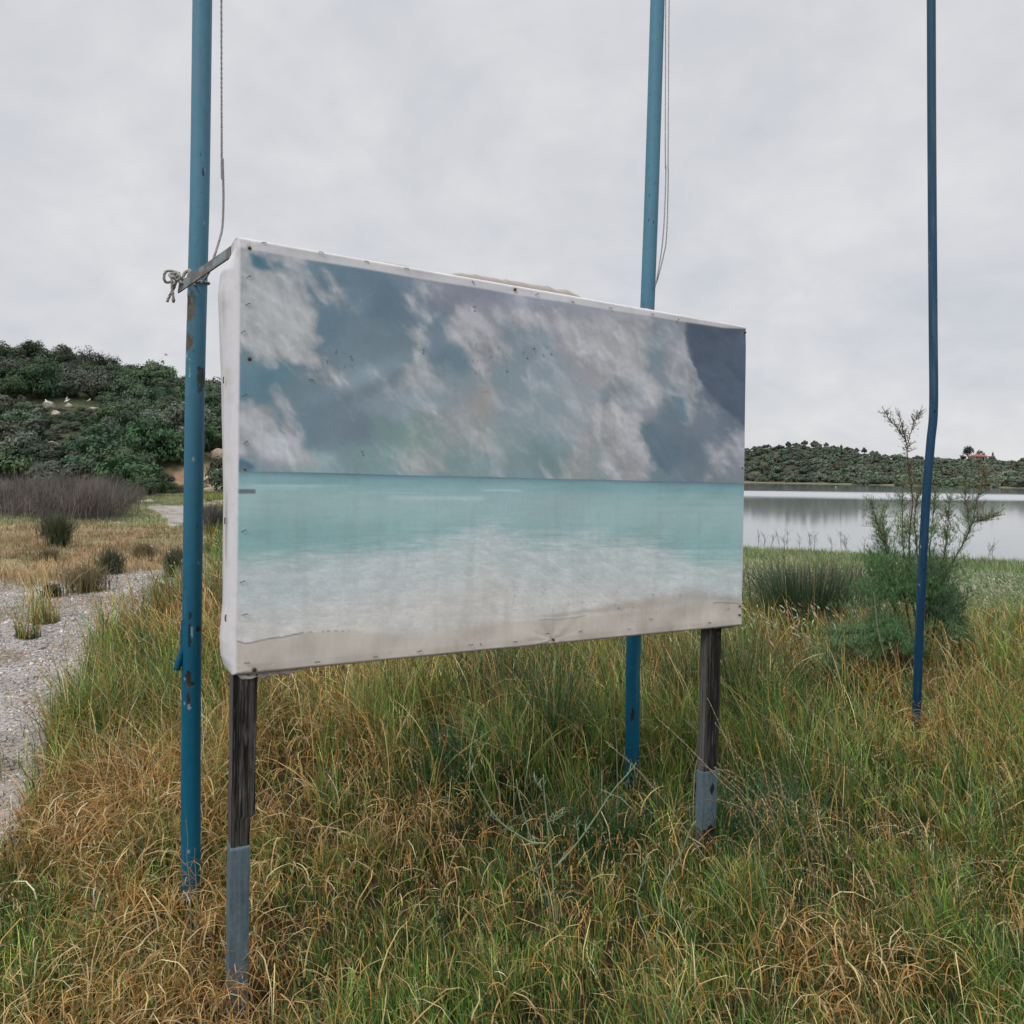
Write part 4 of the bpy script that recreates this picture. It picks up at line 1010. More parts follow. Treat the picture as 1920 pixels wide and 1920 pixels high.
GAIN = 0.775
def build_board():
    base = bpt(0.5, 1.0, -0.06); base[2] = 0.0
    root = empty('billboard', base)
    tag(root, 'weathered billboard printed with a faded beach and clouds, on two grey wooden posts', 'billboard')
    m_ = 0.115
    ia = np.linspace(0, BW, 641); ib = np.linspace(0, BH, 421)
    ex = np.concatenate([np.linspace(-m_, -0.02, 7), [-0.014, -0.009, -0.004]])
    A = np.concatenate([ex, ia, (BW - ex)[::-1]]); Bv = np.concatenate([ex, ib, (BH - ex)[::-1]])
    a, b = np.meshgrid(A, Bv, indexing='ij')
    r = 0.009
    def wrap(q, W):
        e = np.maximum(-q, q - W)                      # > 0 beyond the edge
        arc = np.clip((e + r * 0.785) / (r * 1.57), 0, 1) * math.pi / 2
        ins = np.where(e > -r * 0.785, r * (1 - np.sin(arc)), 0)
        return e, arc
    def axis(q, W):
        """position along the axis and depth behind the front"""
        e = np.maximum(-q, q - W)
        sgn = np.where(q < W / 2, -1.0, 1.0)
        h = r * 0.785
        th = np.clip((e + h) / (2 * h), 0, 1) * math.pi / 2
        pos_e = np.where(e < -h, e, -h + r * np.sin(th) - 0.0)
        pos_e = np.where(e < -h, e, np.minimum(-r + r * np.sin(th), 0))
        dep = np.where(e < -h, 0, r * (1 - np.cos(th))) + np.maximum(e - h, 0)
        pos_e = np.where(e < -h, e * (1.0), pos_e)
        edge = np.where(sgn < 0, 0.0, W)
        return edge + sgn * pos_e, dep
    pa, da = axis(a, BW); pb, db = axis(b, BH)
    depth = np.maximum(da, db)
    # cloth movement on the front
    fr = fbm(a * 1.6, b * 1.6, 4, 1) * 0.020 + fbm(a * 5, b * 5, 3, 2) * 0.006 + 0.004 * np.exp(-((b - 0.28 - 0.5 * (0.62 - a)) / 0.035) ** 2) * np.exp(-((a - 0.45) / 0.22) ** 2)
    inner = sstep(0, 0.08, np.minimum(np.minimum(a, BW - a), np.minimum(b, BH - b)))
    off = fr * (0.15 + 0.85 * inner)
    def st_ab(u, v):
        s, t = st_at(u, v); return s * BW, t * BH
    # pleats that run out from nails
    for (u, v, amp, rad) in ((1037, 1200, 0.0042, 0.11), (477, 1255, 0.0015, 0.07), (468, 466, 0.0015, 0.10), (966, 542, 0.0010, 0.08)):
        ca, cb = st_ab(u, v)
        dx, dy = a - ca, b - cb
        rr = np.hypot(dx, dy); an = np.arctan2(dy, dx)
        off += amp * (fbm(an * 1.6 + 9, rr * 3, 3, 6) * 3.2) * np.exp(-rr / rad) * sstep(0.004, 0.03, rr)
        off -= amp * 1.2 * np.exp(-(rr / 0.02) ** 2)
    # dimples along the hems
    off += 0.0035 * np.sin(a * 21 + 3 * fbm(a * 2, b * 0, 2, 4)) * np.exp(-((b - BH + 0.04) / 0.05) ** 2)
    off += 0.0025 * np.sin(a * 17 + 1) * np.exp(-((b - 0.03) / 0.04) ** 2)
    off += 0.006 * fbm(a * 9, b * 3, 3, 5) * np.exp(-((b - BH + 0.10) / 0.10) ** 2) * 2
    # the lower hem tucks and rises slightly between nails
    P = bpt(pa / BW, pb / BH, off * (depth < 0.012) - depth)
    # loose canvas on the left side flares outwards, most near the top
    tt = b / BH
    fl = np.interp(tt, [-0.1, 0.02, 0.07, 0.12, 0.3, 0.6, 0.85, 0.93, 0.97, 1.02, 1.1], [0, 0.0, 0.030, 0.036, 0.026, 0.018, 0.016, 0.022, 0.018, 0.0, 0])
    side = np.where((a < 0), sstep(0.005, 0.06, da), 0)
    P = P - EXn * (fl * side)[..., None]
    P = P + EXn * ((0.006 * fbm(a * 20, b * 4, 3, 6)) * (a < -0.01))[..., None]
    # underside: crumpled
    P[..., 2] -= np.where(b > BH, (0.010 * fbm(a * 7, b * 10, 3, 7) + 0.003) * sstep(0, 0.03, db), 0)
    P[..., 2] += np.where(b < 0, (0.012 * fbm(a * 5, b * 10, 3, 8) + 0.002) * sstep(0, 0.03, db), 0)
    # colour
    flat = bpt(np.clip(a / BW, 0, 1), np.clip(b / BH, 0, 1))
    u, v = proj(flat)
    zx, zy = (u - 440) / 0.5104, (v - 440) / 0.5104
    C = art(zx, zy)
    white = np.array([197, 196, 199.])
    top_m = 0.034 * (1 + 0.12 * fbm(a * 3, a * 0, 3, 5)) * np.interp(a / BW, [0, 0.5, 0.93, 1.0], [1.0, 0.95, 0.7, 0.3])
    mk = np.maximum(1 - sstep(top_m - 0.004, top_m + 0.004, b), 1 - sstep(0.003, 0.012, a))
    mk = np.maximum(mk, 0.55 * (1 - sstep(0.0, 0.05, b)) * (a / BW < 0.12))[..., None]
    C = C * (1 - mk) + white * mk
    hem = sstep(BH - 0.030, BH - 0.026, b)[..., None]
    C = C * (1 - hem) + (C * 0.965) * hem
    rgt = (sstep(BW - 0.014, BW - 0.008, a) * sstep(0.45, 0.75, b / BH))[..., None]
    C = C * (1 - rgt) + np.array([188, 186, 187.]) * rgt
    # grime and rust run-offs; darker line in the side crease, darker towards the back
    for (uu, vv) in ((467, 465), (467, 673), (966, 542), (477, 1255), (1037, 1200), (1392, 623), (457, 879)):
        ca, cb = st_ab(uu, vv)
        ru = np.exp(-(((a - ca) / 0.008) ** 2 + ((b - cb - 0.002) / 0.012) ** 2))[..., None] * .5
        C = C * (1 - ru) + np.array([140, 118, 100.]) * ru
    wob = np.interp(tt, [0, 0.5, 1.0], [0.0, 0.004, 0.0])
    crease = np.exp(-((a + 0.045 + wob + 0.004 * np.sin(b * 9)) / 0.0016) ** 2)[..., None] * 0.25 * (a < 0)[..., None]
    C = C * (1 - crease)
    back = sstep(0.06, 0.11, depth)[..., None]
    C = C * (1 - 0.08 * back)
    gr1 = sstep(.02, .3, fbm(a * 9, b * 1.2, 4, 11) + .12)
    low = np.exp(-np.maximum(BH - b, 0) / .10) + .7 * np.exp(-np.maximum(b, 0) / .035) * (b < .1)
    gm = (0.13 * gr1 * low + .05 * sstep(.05, .3, fbm(a * 30, b * 2.2, 4, 12)) + .10 * sstep(.1, .3, fbm(a * 22, b * 20, 4, 13)) * ((a < 0.01) | (b > BH - .06)))[..., None]
    C = C * (1 - gm) + np.array([105, 98, 84.]) * gm
    lc = lin(C) / GAIN
    g = G()
    nu, nv = a.shape
    g.add(P.reshape(-1, 3), grid_faces(nu, nv), None, np.clip(lc, 0, 0.85).reshape(-1, 3))
    cv = g.build('canvas', MAT_CANVAS, root)
    # the wooden backing inside the canvas
    g = G()
    Z = np.array([0, 0, 1.0])
    def bb(a0, a1, b0, b1, d0, d1, col):
        P0 = [bpt(aa / BW, b_ / BH, -dd) for dd in (d0, d1) for b_ in (b0, b1) for aa in (a0, a1)]
        g.add(P0, [(0, 1, 3, 2), (4, 6, 7, 5), (0, 4, 5, 1), (2, 3, 7, 6), (0, 2, 6, 4), (1, 5, 7, 3)], None, col)
    bb(0.02, BW - 0.02, 0.02, BH - 0.02, 0.016, 0.03, (0.16, 0.12, 0.08))
    for k in range(3):
        q = 0.03 + k * (BH - 0.15) / 2
        bb(0.02, BW - 0.02, q, q + 0.09, 0.032, 0.072, (0.13, 0.11, 0.09))
    g.build('backing_board', MAT_WOOD, root, smooth=False)
    # torn canvas standing up behind the top edge, and a fold hanging at the lower corners
    g = G()
    n = 260
    q = np.linspace(0.33, 0.62, n)
    uu = np.linspace(0, 1, n)
    hgt = 0.006 + 0.012 * np.interp(uu, [0, .1, .3, .5, .72, .78, .84, .9, 1], [0, .55, .8, .7, 1.0, .55, 1.1, .5, 0]) * (1 + .5 * fbm(uu * 24, uu * 0, 3, 2))
    rows = []
    for k, (f, dd) in enumerate(((-0.6, 0.052), (0.3, 0.05), (0.75, 0.058), (1.0, 0.072))):
        p = bpt(q, np.zeros(n), -dd + 0.004 * fbm(uu * 30, uu * 0 + k, 2, 3)); p[:, 2] += 0.010 * (f > 0) * np.clip(uu * 12, 0, 1) * np.clip((1 - uu) * 12, 0, 1) + hgt * f * 1.7
        rows.append(p)
    g.add(np.array(rows).reshape(-1, 3), grid_faces(4, n), None, lin((168, 160, 150)))
    q = np.linspace(0.10, 0.34, 120); uu = np.linspace(0, 1, 120); rows = []
    for k, (f, dd) in enumerate(((-0.6, 0.052), (0.3, 0.05), (1.0, 0.07))):
        p = bpt(q, np.zeros(120), -dd); p[:, 2] += 0.009 * (f > 0) * np.sin(uu * 3.14) ** .4 + (0.003 + 0.006 * np.sin(uu * 3.1)) * f * 1.5 * (1 + .3 * fbm(uu * 18, uu * 0, 3, 2)); rows.append(p)
    g.add(np.array(rows).reshape(-1, 3), grid_faces(3, 120), None, lin((176, 170, 163)))
    for (s0, s1, hh) in ((0.71, 0.80, .012), (0.83, 0.965, .010), (0.64, 0.70, .006)):
        q = np.linspace(s0, s1, 60); uu = np.linspace(0, 1, 60); rows = []
        for k, (f, dd) in enumerate(((-0.6, 0.042), (0.5, 0.04), (1.0, 0.06))):
            p = bpt(q, np.zeros(60), -dd); p[:, 2] += 0.006 * (f > 0) * np.sin(uu * 3.14).clip(0) ** .4 + (hh * np.sin(uu * 3.14).clip(0) ** .5) * f * (1 + .5 * fbm(uu * 14, uu * 0 + s0 * 9, 3, 2)); rows.append(p)
        g.add(np.array(rows).reshape(-1, 3), grid_faces(3, 60), None, lin((180, 176, 172)))
    g.build('loose_canvas', MAT_CANVAS, root)
    g = G()
    # crumpled fold under the left corner
    n = 60; uu = np.linspace(0, 1, n); rows = []
    drop = np.interp(uu, [0, .08, .25, .45, .6, .8, 1], [0, .014, .022, .018, .014, .016, .002])
    for k in range(6):
        f = k / 5
        p = bpt(0.002 + 0.10 * uu, np.ones(n), -0.004 - 0.028 * math.sin(f * 3.14) * 0.3 - 0.05 * (f > .8) * (f - .8) + 0.006 * fbm(uu * 9, uu * 0 + f * 3, 2, 4) * 2)
        p[:, 2] -= drop * f + 0.004 * np.sin(uu * 22 + f * 5) * f - 0.002
        rows.append(p)
    g.add(np.array(rows).reshape(-1, 3), grid_faces(6, n), None, lin((170, 166, 158)))
    g.build('corner_fold', MAT_CANVAS, root)
    g = G()
    # fold under the right corner
    n = 40; uu = np.linspace(0, 1, n); rows = []
    drop = np.interp(uu, [0, .15, .5, .8, 1], [0.004, .010, .014, .016, .004])
    for k in range(5):
        f = k / 4
        p = bpt(0.90 + 0.098 * uu, np.ones(n), -0.006 - 0.03 * f)
        p[:, 2] -= drop * f + 0.002 * np.sin(uu * 19 + f * 4)
        rows.append(p)
    g.add(np.array(rows).reshape(-1, 3), grid_faces(5, n), None, lin((176, 172, 164)))
    g.build('corner_fold', MAT_CANVAS, root)
    # staples and nails
    def Z2(zx_, zy_): return 440 + zx_ * 0.5104, 440 + zy_ * 0.5104
    staples = [(107, 30, -5), (317, 66, 8), (484, 99, 8), (631, 125, 10), (875, 177, 60), (1110, 219, -25), (1240, 247, 10), (1380, 270, 8), (1533, 293, 12), (1627, 313, -50),
               (51, 155, -32), (48, 255, -32), (31, 357, -38), (36, 590, -38), (40, 762, -42), (33, 1087, -25), (28, 1274, -18), (37, 1394, -12), (45, 1572, 6),
               (303, 1568, 4), (517, 1549, 4), (678, 1529, -12), (867, 1506, 3), (1029, 1494, 2), (1147, 1464, -6), (1268, 1456, -20), (1448, 1448, 5), (1528, 1411, 0), (1742, 1424, 8), (282, 534, 8)]
    for (x, y, ang) in staples:
        uu_, vv_ = Z2(x, y)
        s, t = st_at(uu_, vv_)
        g = G()
        an = math.radians(ang); dx, dy = math.cos(an), math.sin(an)
        hw = 0.0062
        pts = []
        for (q_, h_) in ((-1, -0.004), (-0.98, 0.0022), (0.98, 0.0022), (1, -0.004)):
            pts.append(bpt(s + q_ * hw * dx / BW, t + q_ * hw * dy / BH, h_ + 0.0035))
        tube(g, pts, 0.00095, 6, (0.035, 0.027, 0.022))
        g.build('staple', MAT_METAL, root, origin=bpt(s, t))
    for (uu_, vv_) in ((433, 711), (431, 978), (432, 1163)):
        g = G()
        s, t = st_at(440, vv_)
        c = bpt(0, t, -0.045) - EXn * (0.004 + np.interp(t, [0, .12, .3, .6, .85, 1], [0, .036, .026, .018, .016, 0]))
        tube(g, [c + np.array([0.001, 0, 0.010]), c + np.array([-0.0005, 0, 0.004]), c + np.array([-0.0005, 0, -0.006]), c + np.array([0.0005, 0, -0.010])], 0.0016, 6, (0.02, 0.016, 0.014))
        g.build('staple', MAT_METAL, root, origin=c)
    nails = [(54, 50, 1), (54, 457, 1.15), (1030, 201, .85), (72, 1598, 1.2), (1171, 1488, .9), (1876, 360, .7), (1864, 857, .6), (1855, 1397, .8), (1856, 1365, .7), (37, 862, .5), (904, 1504, .3), (1410, 1371, .35)]
    for (x, y, k) in nails:
        s, t = st_at(*Z2(x, y))
        c = bpt(s, t, 0.001)
        g = G()
        tube(g, [c - NRM * 0.004, c + NRM * 0.0028, c + NRM * 0.0040], np.array([0.0050, 0.0050, 0.0036]) * k, 12, (0.045, 0.03, 0.022))
        g.build('nail', MAT_METAL, root, origin=c)
    # ---- wooden posts
    def post(a0, a1, a0b, a1b, d0, d1, top_z, bot_z, sl_z, seed, notch=None, wave=0.0):
        n = 340
        zs = np.linspace(top_z, bot_z, n)
        rows = []; cols = []
        f = np.linspace(0, 1, n)
        nn = 30                                      # points per side
        for i, z in enumerate(zs):
            L0 = a0 * (1 - f[i]) + a0b * f[i]; R0 = a1 * (1 - f[i]) + a1b * f[i]
            w0 = wave * fbm(np.array([z * 3.0]), np.array([seed]), 3, 3)[0] * 2
            L0 += w0 + 0.003 * fbm(np.array([z * 14]), np.array([seed + 2.]), 3, 4)[0]
            R0 += w0 + 0.005 * fbm(np.array([z * 14]), np.array([seed + 7.]), 3, 5)[0]
            if notch and z < notch: R0 -= 0.015 * sstep(0, 0.006, notch - z)
            c0 = bpt(0, 1.0); 
            def pt(aa, dd): 
                p = C_BL + EXn * aa - NRM * dd; return np.array([p[0], p[1], z])
            ring = []
            for k in range(nn): ring.append(pt(L0 + (R0 - L0) * (k / nn), d0 + 0.002 * vnoise(k * .9 + seed, z * 3, 2)))
            for k in range(nn): ring.append(pt(R0, d0 + (d1 - d0) * k / nn))
            for k in range(nn): ring.append(pt(R0 + (L0 - R0) * k / nn, d1))
            for k in range(nn): ring.append(pt(L0, d1 + (d0 - d1) * k / nn))
            rows.append(ring)
        P = np.array(rows).transpose(1, 0, 2)        # ring, z
        K = np.arange(4 * nn)[:, None] * np.ones(n)[None]
        ZZ = np.ones(4 * nn)[:, None] * zs[None]
        gr = fbm(K * 0.55 + 1.2 * fbm(ZZ * 5, K * .1, 3, 8), ZZ * 5.0 + seed, 5, 6, .65) + 0.5
        g2 = fbm(K * .9 + 3, ZZ * 12.0 + seed, 3, 7) + 0.5
        big = sstep(.35, .6, fbm(K * .12, ZZ * 2.2 + seed * 2, 3, 9) + .5)
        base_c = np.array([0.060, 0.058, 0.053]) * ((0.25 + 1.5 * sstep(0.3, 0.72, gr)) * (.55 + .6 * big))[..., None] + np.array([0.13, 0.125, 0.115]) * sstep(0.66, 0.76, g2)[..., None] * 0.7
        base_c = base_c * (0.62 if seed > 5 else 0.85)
        lit_left = (K >= 3 * nn)[..., None]
        base_c = np.where(lit_left, base_c * 0.6 + np.array([0.085, 0.08, 0.075]), base_c)  # left face lifted paler: light from the left put into the wood colour
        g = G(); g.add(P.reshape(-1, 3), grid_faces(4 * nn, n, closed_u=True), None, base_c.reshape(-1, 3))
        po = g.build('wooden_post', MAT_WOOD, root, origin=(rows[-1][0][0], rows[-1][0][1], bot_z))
        return po, rows
    zb = Hgt(*C_BL[:2])
    po, rows = post(0.001, 0.070, 0.000, 0.066, 0.012, 0.075, C_BL[2] + 0.4, -0.15, 0, 3.0, notch=px(470, 1535, 2.2)[2])
    def sleeve(po, rows, ztop, zbot, grow, seed, holes=()):
        n = 60; zs = np.linspace(ztop, zbot, n)
        zr = np.array([r[0][2] for r in rows])
        out = []
        nn = 12
        for z in zs:
            i = int(np.argmin(np.abs(zr - z)))
            ring = np.array(rows[i]); c = ring.mean(0)
            q = []
            for k in range(120):
                p = ring[k]; dv = p - c; q.append(c + dv * (1 + grow / (np.linalg.norm(dv) + 1e-6)))
            q = np.array(q); q[:, 2] = z
            out.append(q)
        P = np.array(out).transpose(1, 0, 2)
        K = np.arange(120)[:, None] * np.ones(n)[None]; ZZ = np.ones(120)[:, None] * zs[None]
        K = K * .4; m1 = fbm(K * 0.35, ZZ * 14, 4, 3) + 0.5; m2 = fbm(K * 1.1, ZZ * 40, 3, 5) + 0.5
        col = np.array([0.085, 0.125, 0.147])[None, None] * (0.7 + 0.55 * m1 + 0.25 * m2)[..., None]
        for (k0, k1, z0, z1) in holes:
            mm = sstep(0.9, 1.1, 1.75 - np.abs(ZZ - z0) / z1 - np.abs(K - k0) / k1 + 0.8 * (m2 - .5))[..., None]
            col = col * (1 - mm) + np.array([0.012, 0.01, 0.009]) * mm
        P[:, 0, 2] += 0.004 * fbm(np.arange(120) * .16, np.zeros(120), 3, 3)
        # turned-in lip so that the metal has a thickness at its top
        rim = P[:, 0].copy(); cc = rim.mean(0); rin = rim + (cc - rim) / np.linalg.norm(rim - cc, axis=1)[:, None] * 0.004; rin[:, 2] = rim[:, 2]
        P2 = np.concatenate([rin[:, None], P], 1); col2 = np.concatenate([col[:, :1] * .6, col], 1)
        g = G(); g.add(P2.reshape(-1, 3), grid_faces(120, n + 1, closed_u=True), None, col2.reshape(-1, 3))
        return g.build('metal_sleeve', MAT_METAL, po, origin=Vector(out[-1][0]), local=True) if False else g.build('metal_sleeve', MAT_METAL, po)
    s1 = sleeve(po, rows, px(455, 1590, 2.2)[2], -0.12, 0.0022, 1)
    # metal parts were built in world coordinates: bring them under their post
    s1.location = -po.location - root.location
    # shift: the notch on the right of the left post near its foot
    (sa, _), (sb, _) = st_at(1324, 1178), st_at(1358, 1176)
    a0, a1 = sa * BW, sb * BW
    po2, rows2 = post(a0 + .026, a1 + .004, a0 - 0.004, a1 - 0.034, 0.016, 0.056, C_BR[2] + 0.4, -0.2, 0, 9.0, wave=0.006)
    s2 = sleeve(po2, rows2, px(1330, 1445, 3.14)[2], px(1330, 1552, 3.14)[2], 0.0024, 2, holes=((7.5, 3.2, px(1330, 1480, 3.14)[2], 0.035), (7, 6.0, px(1330, 1556, 3.14)[2], 0.03)))
    s2.location = -po2.location - root.location
    # ---- flat bar from the upper left corner to the pole
    g = G()
    P0 = px(452, 459, 2.25); P1 = px(334, 541, 2.60)
    ax = P1 - P0; Lb = np.linalg.norm(ax); ax /= Lb
    up = np.array([0, 0, 1.0]) - ax * ax[2]; up /= np.linalg.norm(up)
    sd_ = np.cross(ax, up)
    n = 70; W2 = 0.0165; T2 = 0.0028
    rows = []; cols = []
    for i in range(n):
        f = i / (n - 1)
        c = P0 + ax * Lb * f
        for (h, w) in ((-1, -1), (-.33, -1), (.33, -1), (1, -1), (1, 1), (.33, 1), (-.33, 1), (-1, 1)):
            e2 = 0.016 * f ** 30 * (h + 1) / 2
            rows.append(c + up * W2 * h + sd_ * T2 * w + ax * (-e2))
            k = fbm(np.array([f * 9 + .7]), np.array([h * .8]), 4, 3)[0] + (0.07 if .25 < f < .55 else 0)
            k = k + (.16 if f > .42 and f < .82 else (-.12 if f >= .82 and f < .9 else (.14 if f >= .9 else -.02)))
            k2 = float(sstep(-0.03, 0.05, k))
            cc = np.array([0.22, 0.275, 0.28]) * (1 - k2) + np.array([0.15, 0.13, 0.12]) * k2
            if f < .14: cc = cc * .45 + np.array([.01, .03, .03])
            cols.append(cc)
    P = np.array(rows).reshape(n, 8, 3).transpose(1, 0, 2); Cc = np.array(cols).reshape(n, 8, 3).transpose(1, 0, 2)
    g.add(P.reshape(-1, 3), grid_faces(8, n, closed_u=True), None, Cc.reshape(-1, 3))
    for e0 in (0, n - 1):
        V = P[:, e0]; g.add(V, [(0, 1, 6, 7), (1, 2, 5, 6), (2, 3, 4, 5)], None, Cc[:, e0])
    g.build('metal_bar', MAT_METAL, root, smooth=False, origin=P0)
    return root
build_board()

# ------------------------------------------------------------------ poles
def pole(name, pts, rad, base_col, top_col, chips, label, seed, n=56, m=900, specks=60, jag=0.0):
    """pts: (u, v, d) along the pole; chips: (u offset -1..1 across, v centre, half width, half height in px, colour)"""
    P = smooth_path([px(*p) for p in pts], m) if len(pts) > 2 else smooth_path([px(*p) for p in pts], m)
    base = P[-1].copy()
    th = np.arange(n) / n * 2 * np.pi
    V = np.zeros((n, m, 3))
    R = np.full(m, rad)
    V[..., 0] = P[None, :, 0] + np.cos(th)[:, None] * R[None]
    V[..., 1] = P[None, :, 1] + np.sin(th)[:, None] * R[None]
    V[..., 2] = P[None, :, 2]
    if jag: V[:, -14:, 2] += (jag * fbm(th * 3, th * 0, 3, seed))[:, None]
    TH = th[:, None] * np.ones(m)[None]; Z = V[..., 2]
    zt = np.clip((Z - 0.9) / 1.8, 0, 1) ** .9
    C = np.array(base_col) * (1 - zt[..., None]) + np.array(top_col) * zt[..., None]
    C = C * (1 + 0.16 * fbm(TH * 1.2, Z * 2.2, 4, seed)[..., None] + 0.08 * fbm(TH * 8, Z * 40, 3, seed + 1)[..., None])
    u, v = proj(V); uc, vc = proj(P)
    hw = rad * F / P[:, 1]
    xo = (u - uc[None]) / hw[None]
    front = (np.sin(TH) < 0.2)
    rel = np.zeros((n, m))
    for (x0, v0, wx, hy, kc) in chips:
        q = 1.35 - np.sqrt(((xo - x0) / wx) ** 2 + ((v - v0) / hy) ** 2) + 1.15 * fbm(TH * 5, Z * 32, 4, seed + 2) + 0.5 * fbm(TH * 9, Z * 110, 3, seed + 3)
        mk = (sstep(0.42, 0.5, q) * front)
        C = C * (1 - mk[..., None]) + (np.array(kc) * (1 + 1.2 * fbm(TH * 8, Z * 90, 3, seed + 4)[..., None])) * mk[..., None]
        rel = np.maximum(rel, mk)
    # rust runs below the bigger chips, chalky patches and long scratches
    for (x0, v0, wx, hy, kc) in chips:
        if hy < 6: continue
        q = np.exp(-((xo - x0) / (wx * .55)) ** 2) * sstep(v0 - hy, v0 + hy * .6, v) * (1 - sstep(v0 + hy, v0 + hy * 3.2, v)) * front * (.25 + .5 * (fbm(TH * 14, Z * 5, 3, seed + 5) > 0))
        C = C * (1 - .5 * q[..., None]) + np.array([.10, .065, .04]) * .5 * q[..., None]
    ch = sstep(.06, .3, fbm(TH * 1.6, Z * 3.1, 5, seed + 6, .6))[..., None]
    C = C * (1 - .22 * ch) + np.array([.16, .24, .29]) * .22 * ch
    scq = (fbm(TH * 26, Z * 1.7, 3, seed + 7) > .285)[..., None]
    C = np.where(scq, C * .7 + np.array([.10, .13, .14]) * .3, C)
    pits = (vnoise(TH * 22, Z * 260, seed + 3) * vnoise(TH * 9, Z * 80, seed + 4) > .80)[..., None]
    C = np.where(pits, np.array([.05, .045, .04]), C)
    rs = np.random.default_rng(seed)
    for _ in range(specks):
        t0, z0 = rs.random() * 6.28, rs.uniform(0, 3.4)
        sz = rs.uniform(0.0015, 0.004)
        q = np.exp(-((np.abs((TH - t0)) * rad / sz) ** 2 + ((Z - z0) / (sz * rs.uniform(1, 2.5))) ** 2))
        kk = np.array([0.5, 0.5, 0.5]) if rs.random() < .4 else np.array([0.03, 0.04, 0.045])
        C = C * (1 - .8 * q[..., None]) + kk * .8 * q[..., None]
    V[..., 0] -= np.cos(th)[:, None] * rel * 0.0009; V[..., 1] -= np.sin(th)[:, None] * rel * 0.0009
    root = empty(name, (base[0], base[1], base[2]))
    tag(root, label, 'pole')
    g = G(); g.add(V.reshape(-1, 3), grid_faces(n, m, closed_u=True), None, np.clip(C, 0.004, 0.8).reshape(-1, 3))
    g.build('tube', MAT_PAINT, root, origin=base)
    return root, P
RUST = (0.045, 0.032, 0.025); GREYR = (0.115, 0.115, 0.09); DARKR = (0.022, 0.02, 0.018)
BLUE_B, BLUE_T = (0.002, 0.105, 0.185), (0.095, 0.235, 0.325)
d1 = 2.80
# the pole goes on above the frame
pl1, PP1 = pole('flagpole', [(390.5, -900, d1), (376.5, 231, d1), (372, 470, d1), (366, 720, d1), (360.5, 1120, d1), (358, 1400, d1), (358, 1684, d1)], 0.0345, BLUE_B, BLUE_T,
     [(-0.7, 577, 0.55, 30, GREYR), (-0.95, 565, .35, 12, RUST), (-0.8, 644, .5, 17, (0.10, 0.085, 0.06)), (0.72, 712, .42, 26, (0.035, 0.045, 0.04)), (0.5, 693, .35, 7, RUST), (0.0, 378, .0, .1, RUST),
      (-0.35, 1272, .42, 17, DARKR), (-0.1, 1282, .5, 6, DARKR), (-0.3, 1310, .26, 16, DARKR), (-0.25, 1326, .2, 5, (0.3, 0.3, 0.3)), (0.0, 1185, .13, 12, (0.25, 0.36, 0.42)),
      (-0.2, 1155, .2, 9, (.01, .03, .045)), (-0.25, 1190, .16, 24, (.008, .02, .03)), (0.7, 1180, .35, 5, DARKR), (-0.6, 690, .05, 40, (.35, .42, .45)), (0.35, 322, .12, 9, (.04, .08, .11)), (.1, 290, .08, 6, (.04, .08, .11))],
     'thick blue pole with rust patches, leftmost of the three, left of the billboard', 21, specks=70, jag=0.02)
# bent bracket tube welded on the left pole
g = G()
dd = d1 - 0.012
pb = smooth_path([px(346, 1163, dd), px(345, 1195, dd), px(344, 1213, dd - .003), px(338, 1232, dd - .012), px(331, 1256, dd - .02)], 40)
tube(g, pb, 0.0125, 20, np.array([0.002, 0.085, 0.155]) * (1 + .3 * fbm(np.arange(40) * .3, np.zeros(40), 3, 3))[:, None])
hk = g.build('welded_bracket', MAT_PAINT, pl1, origin=pb[0])
g = G()
rs = np.random.default_rng(4)
for k in range(26):
    q = px(345 + rs.uniform(-4, 10) if k < 14 else 355 + rs.uniform(-2, 2), 1163 + rs.uniform(-3, 3) if k < 14 else rs.uniform(1165, 1212), dd - .012)
    tube(g, [q, q + np.array([rs.uniform(-.003, .003), 0, .004])], [0.0035, 0.001], 7, (0.02, 0.11, 0.17))
g.build('weld_bead', MAT_PAINT, pl1, origin=pb[0])

d2 = 3.85
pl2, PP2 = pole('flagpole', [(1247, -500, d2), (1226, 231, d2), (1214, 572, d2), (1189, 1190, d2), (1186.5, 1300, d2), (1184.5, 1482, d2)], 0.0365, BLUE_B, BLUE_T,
     [(0.0, 1342, .28, 13, DARKR), (-.3, 413, .08, 3, DARKR), (.4, 417, .06, 3, DARKR), (.2, 1460, .7, 5, (.02, .05, .09))],
     'blue pole rising behind the billboard, middle one of the three', 31, specks=30)
d3 = 4.65
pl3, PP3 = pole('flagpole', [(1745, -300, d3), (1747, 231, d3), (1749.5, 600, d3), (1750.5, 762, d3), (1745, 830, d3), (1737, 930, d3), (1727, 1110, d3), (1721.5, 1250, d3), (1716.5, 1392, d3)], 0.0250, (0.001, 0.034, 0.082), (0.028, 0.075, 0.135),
     [(.3, 772, .3, 5, DARKR), (.4, 1070, .25, 3, DARKR), (0, 1380, .9, 6, (.05, .05, .08)), (-.6, 770, .12, 20, (.05, .12, .25)), (-.2, 632, .2, 3, DARKR)],
     'thin dark blue bent pole among the bushes, rightmost of the three', 41, specks=26)

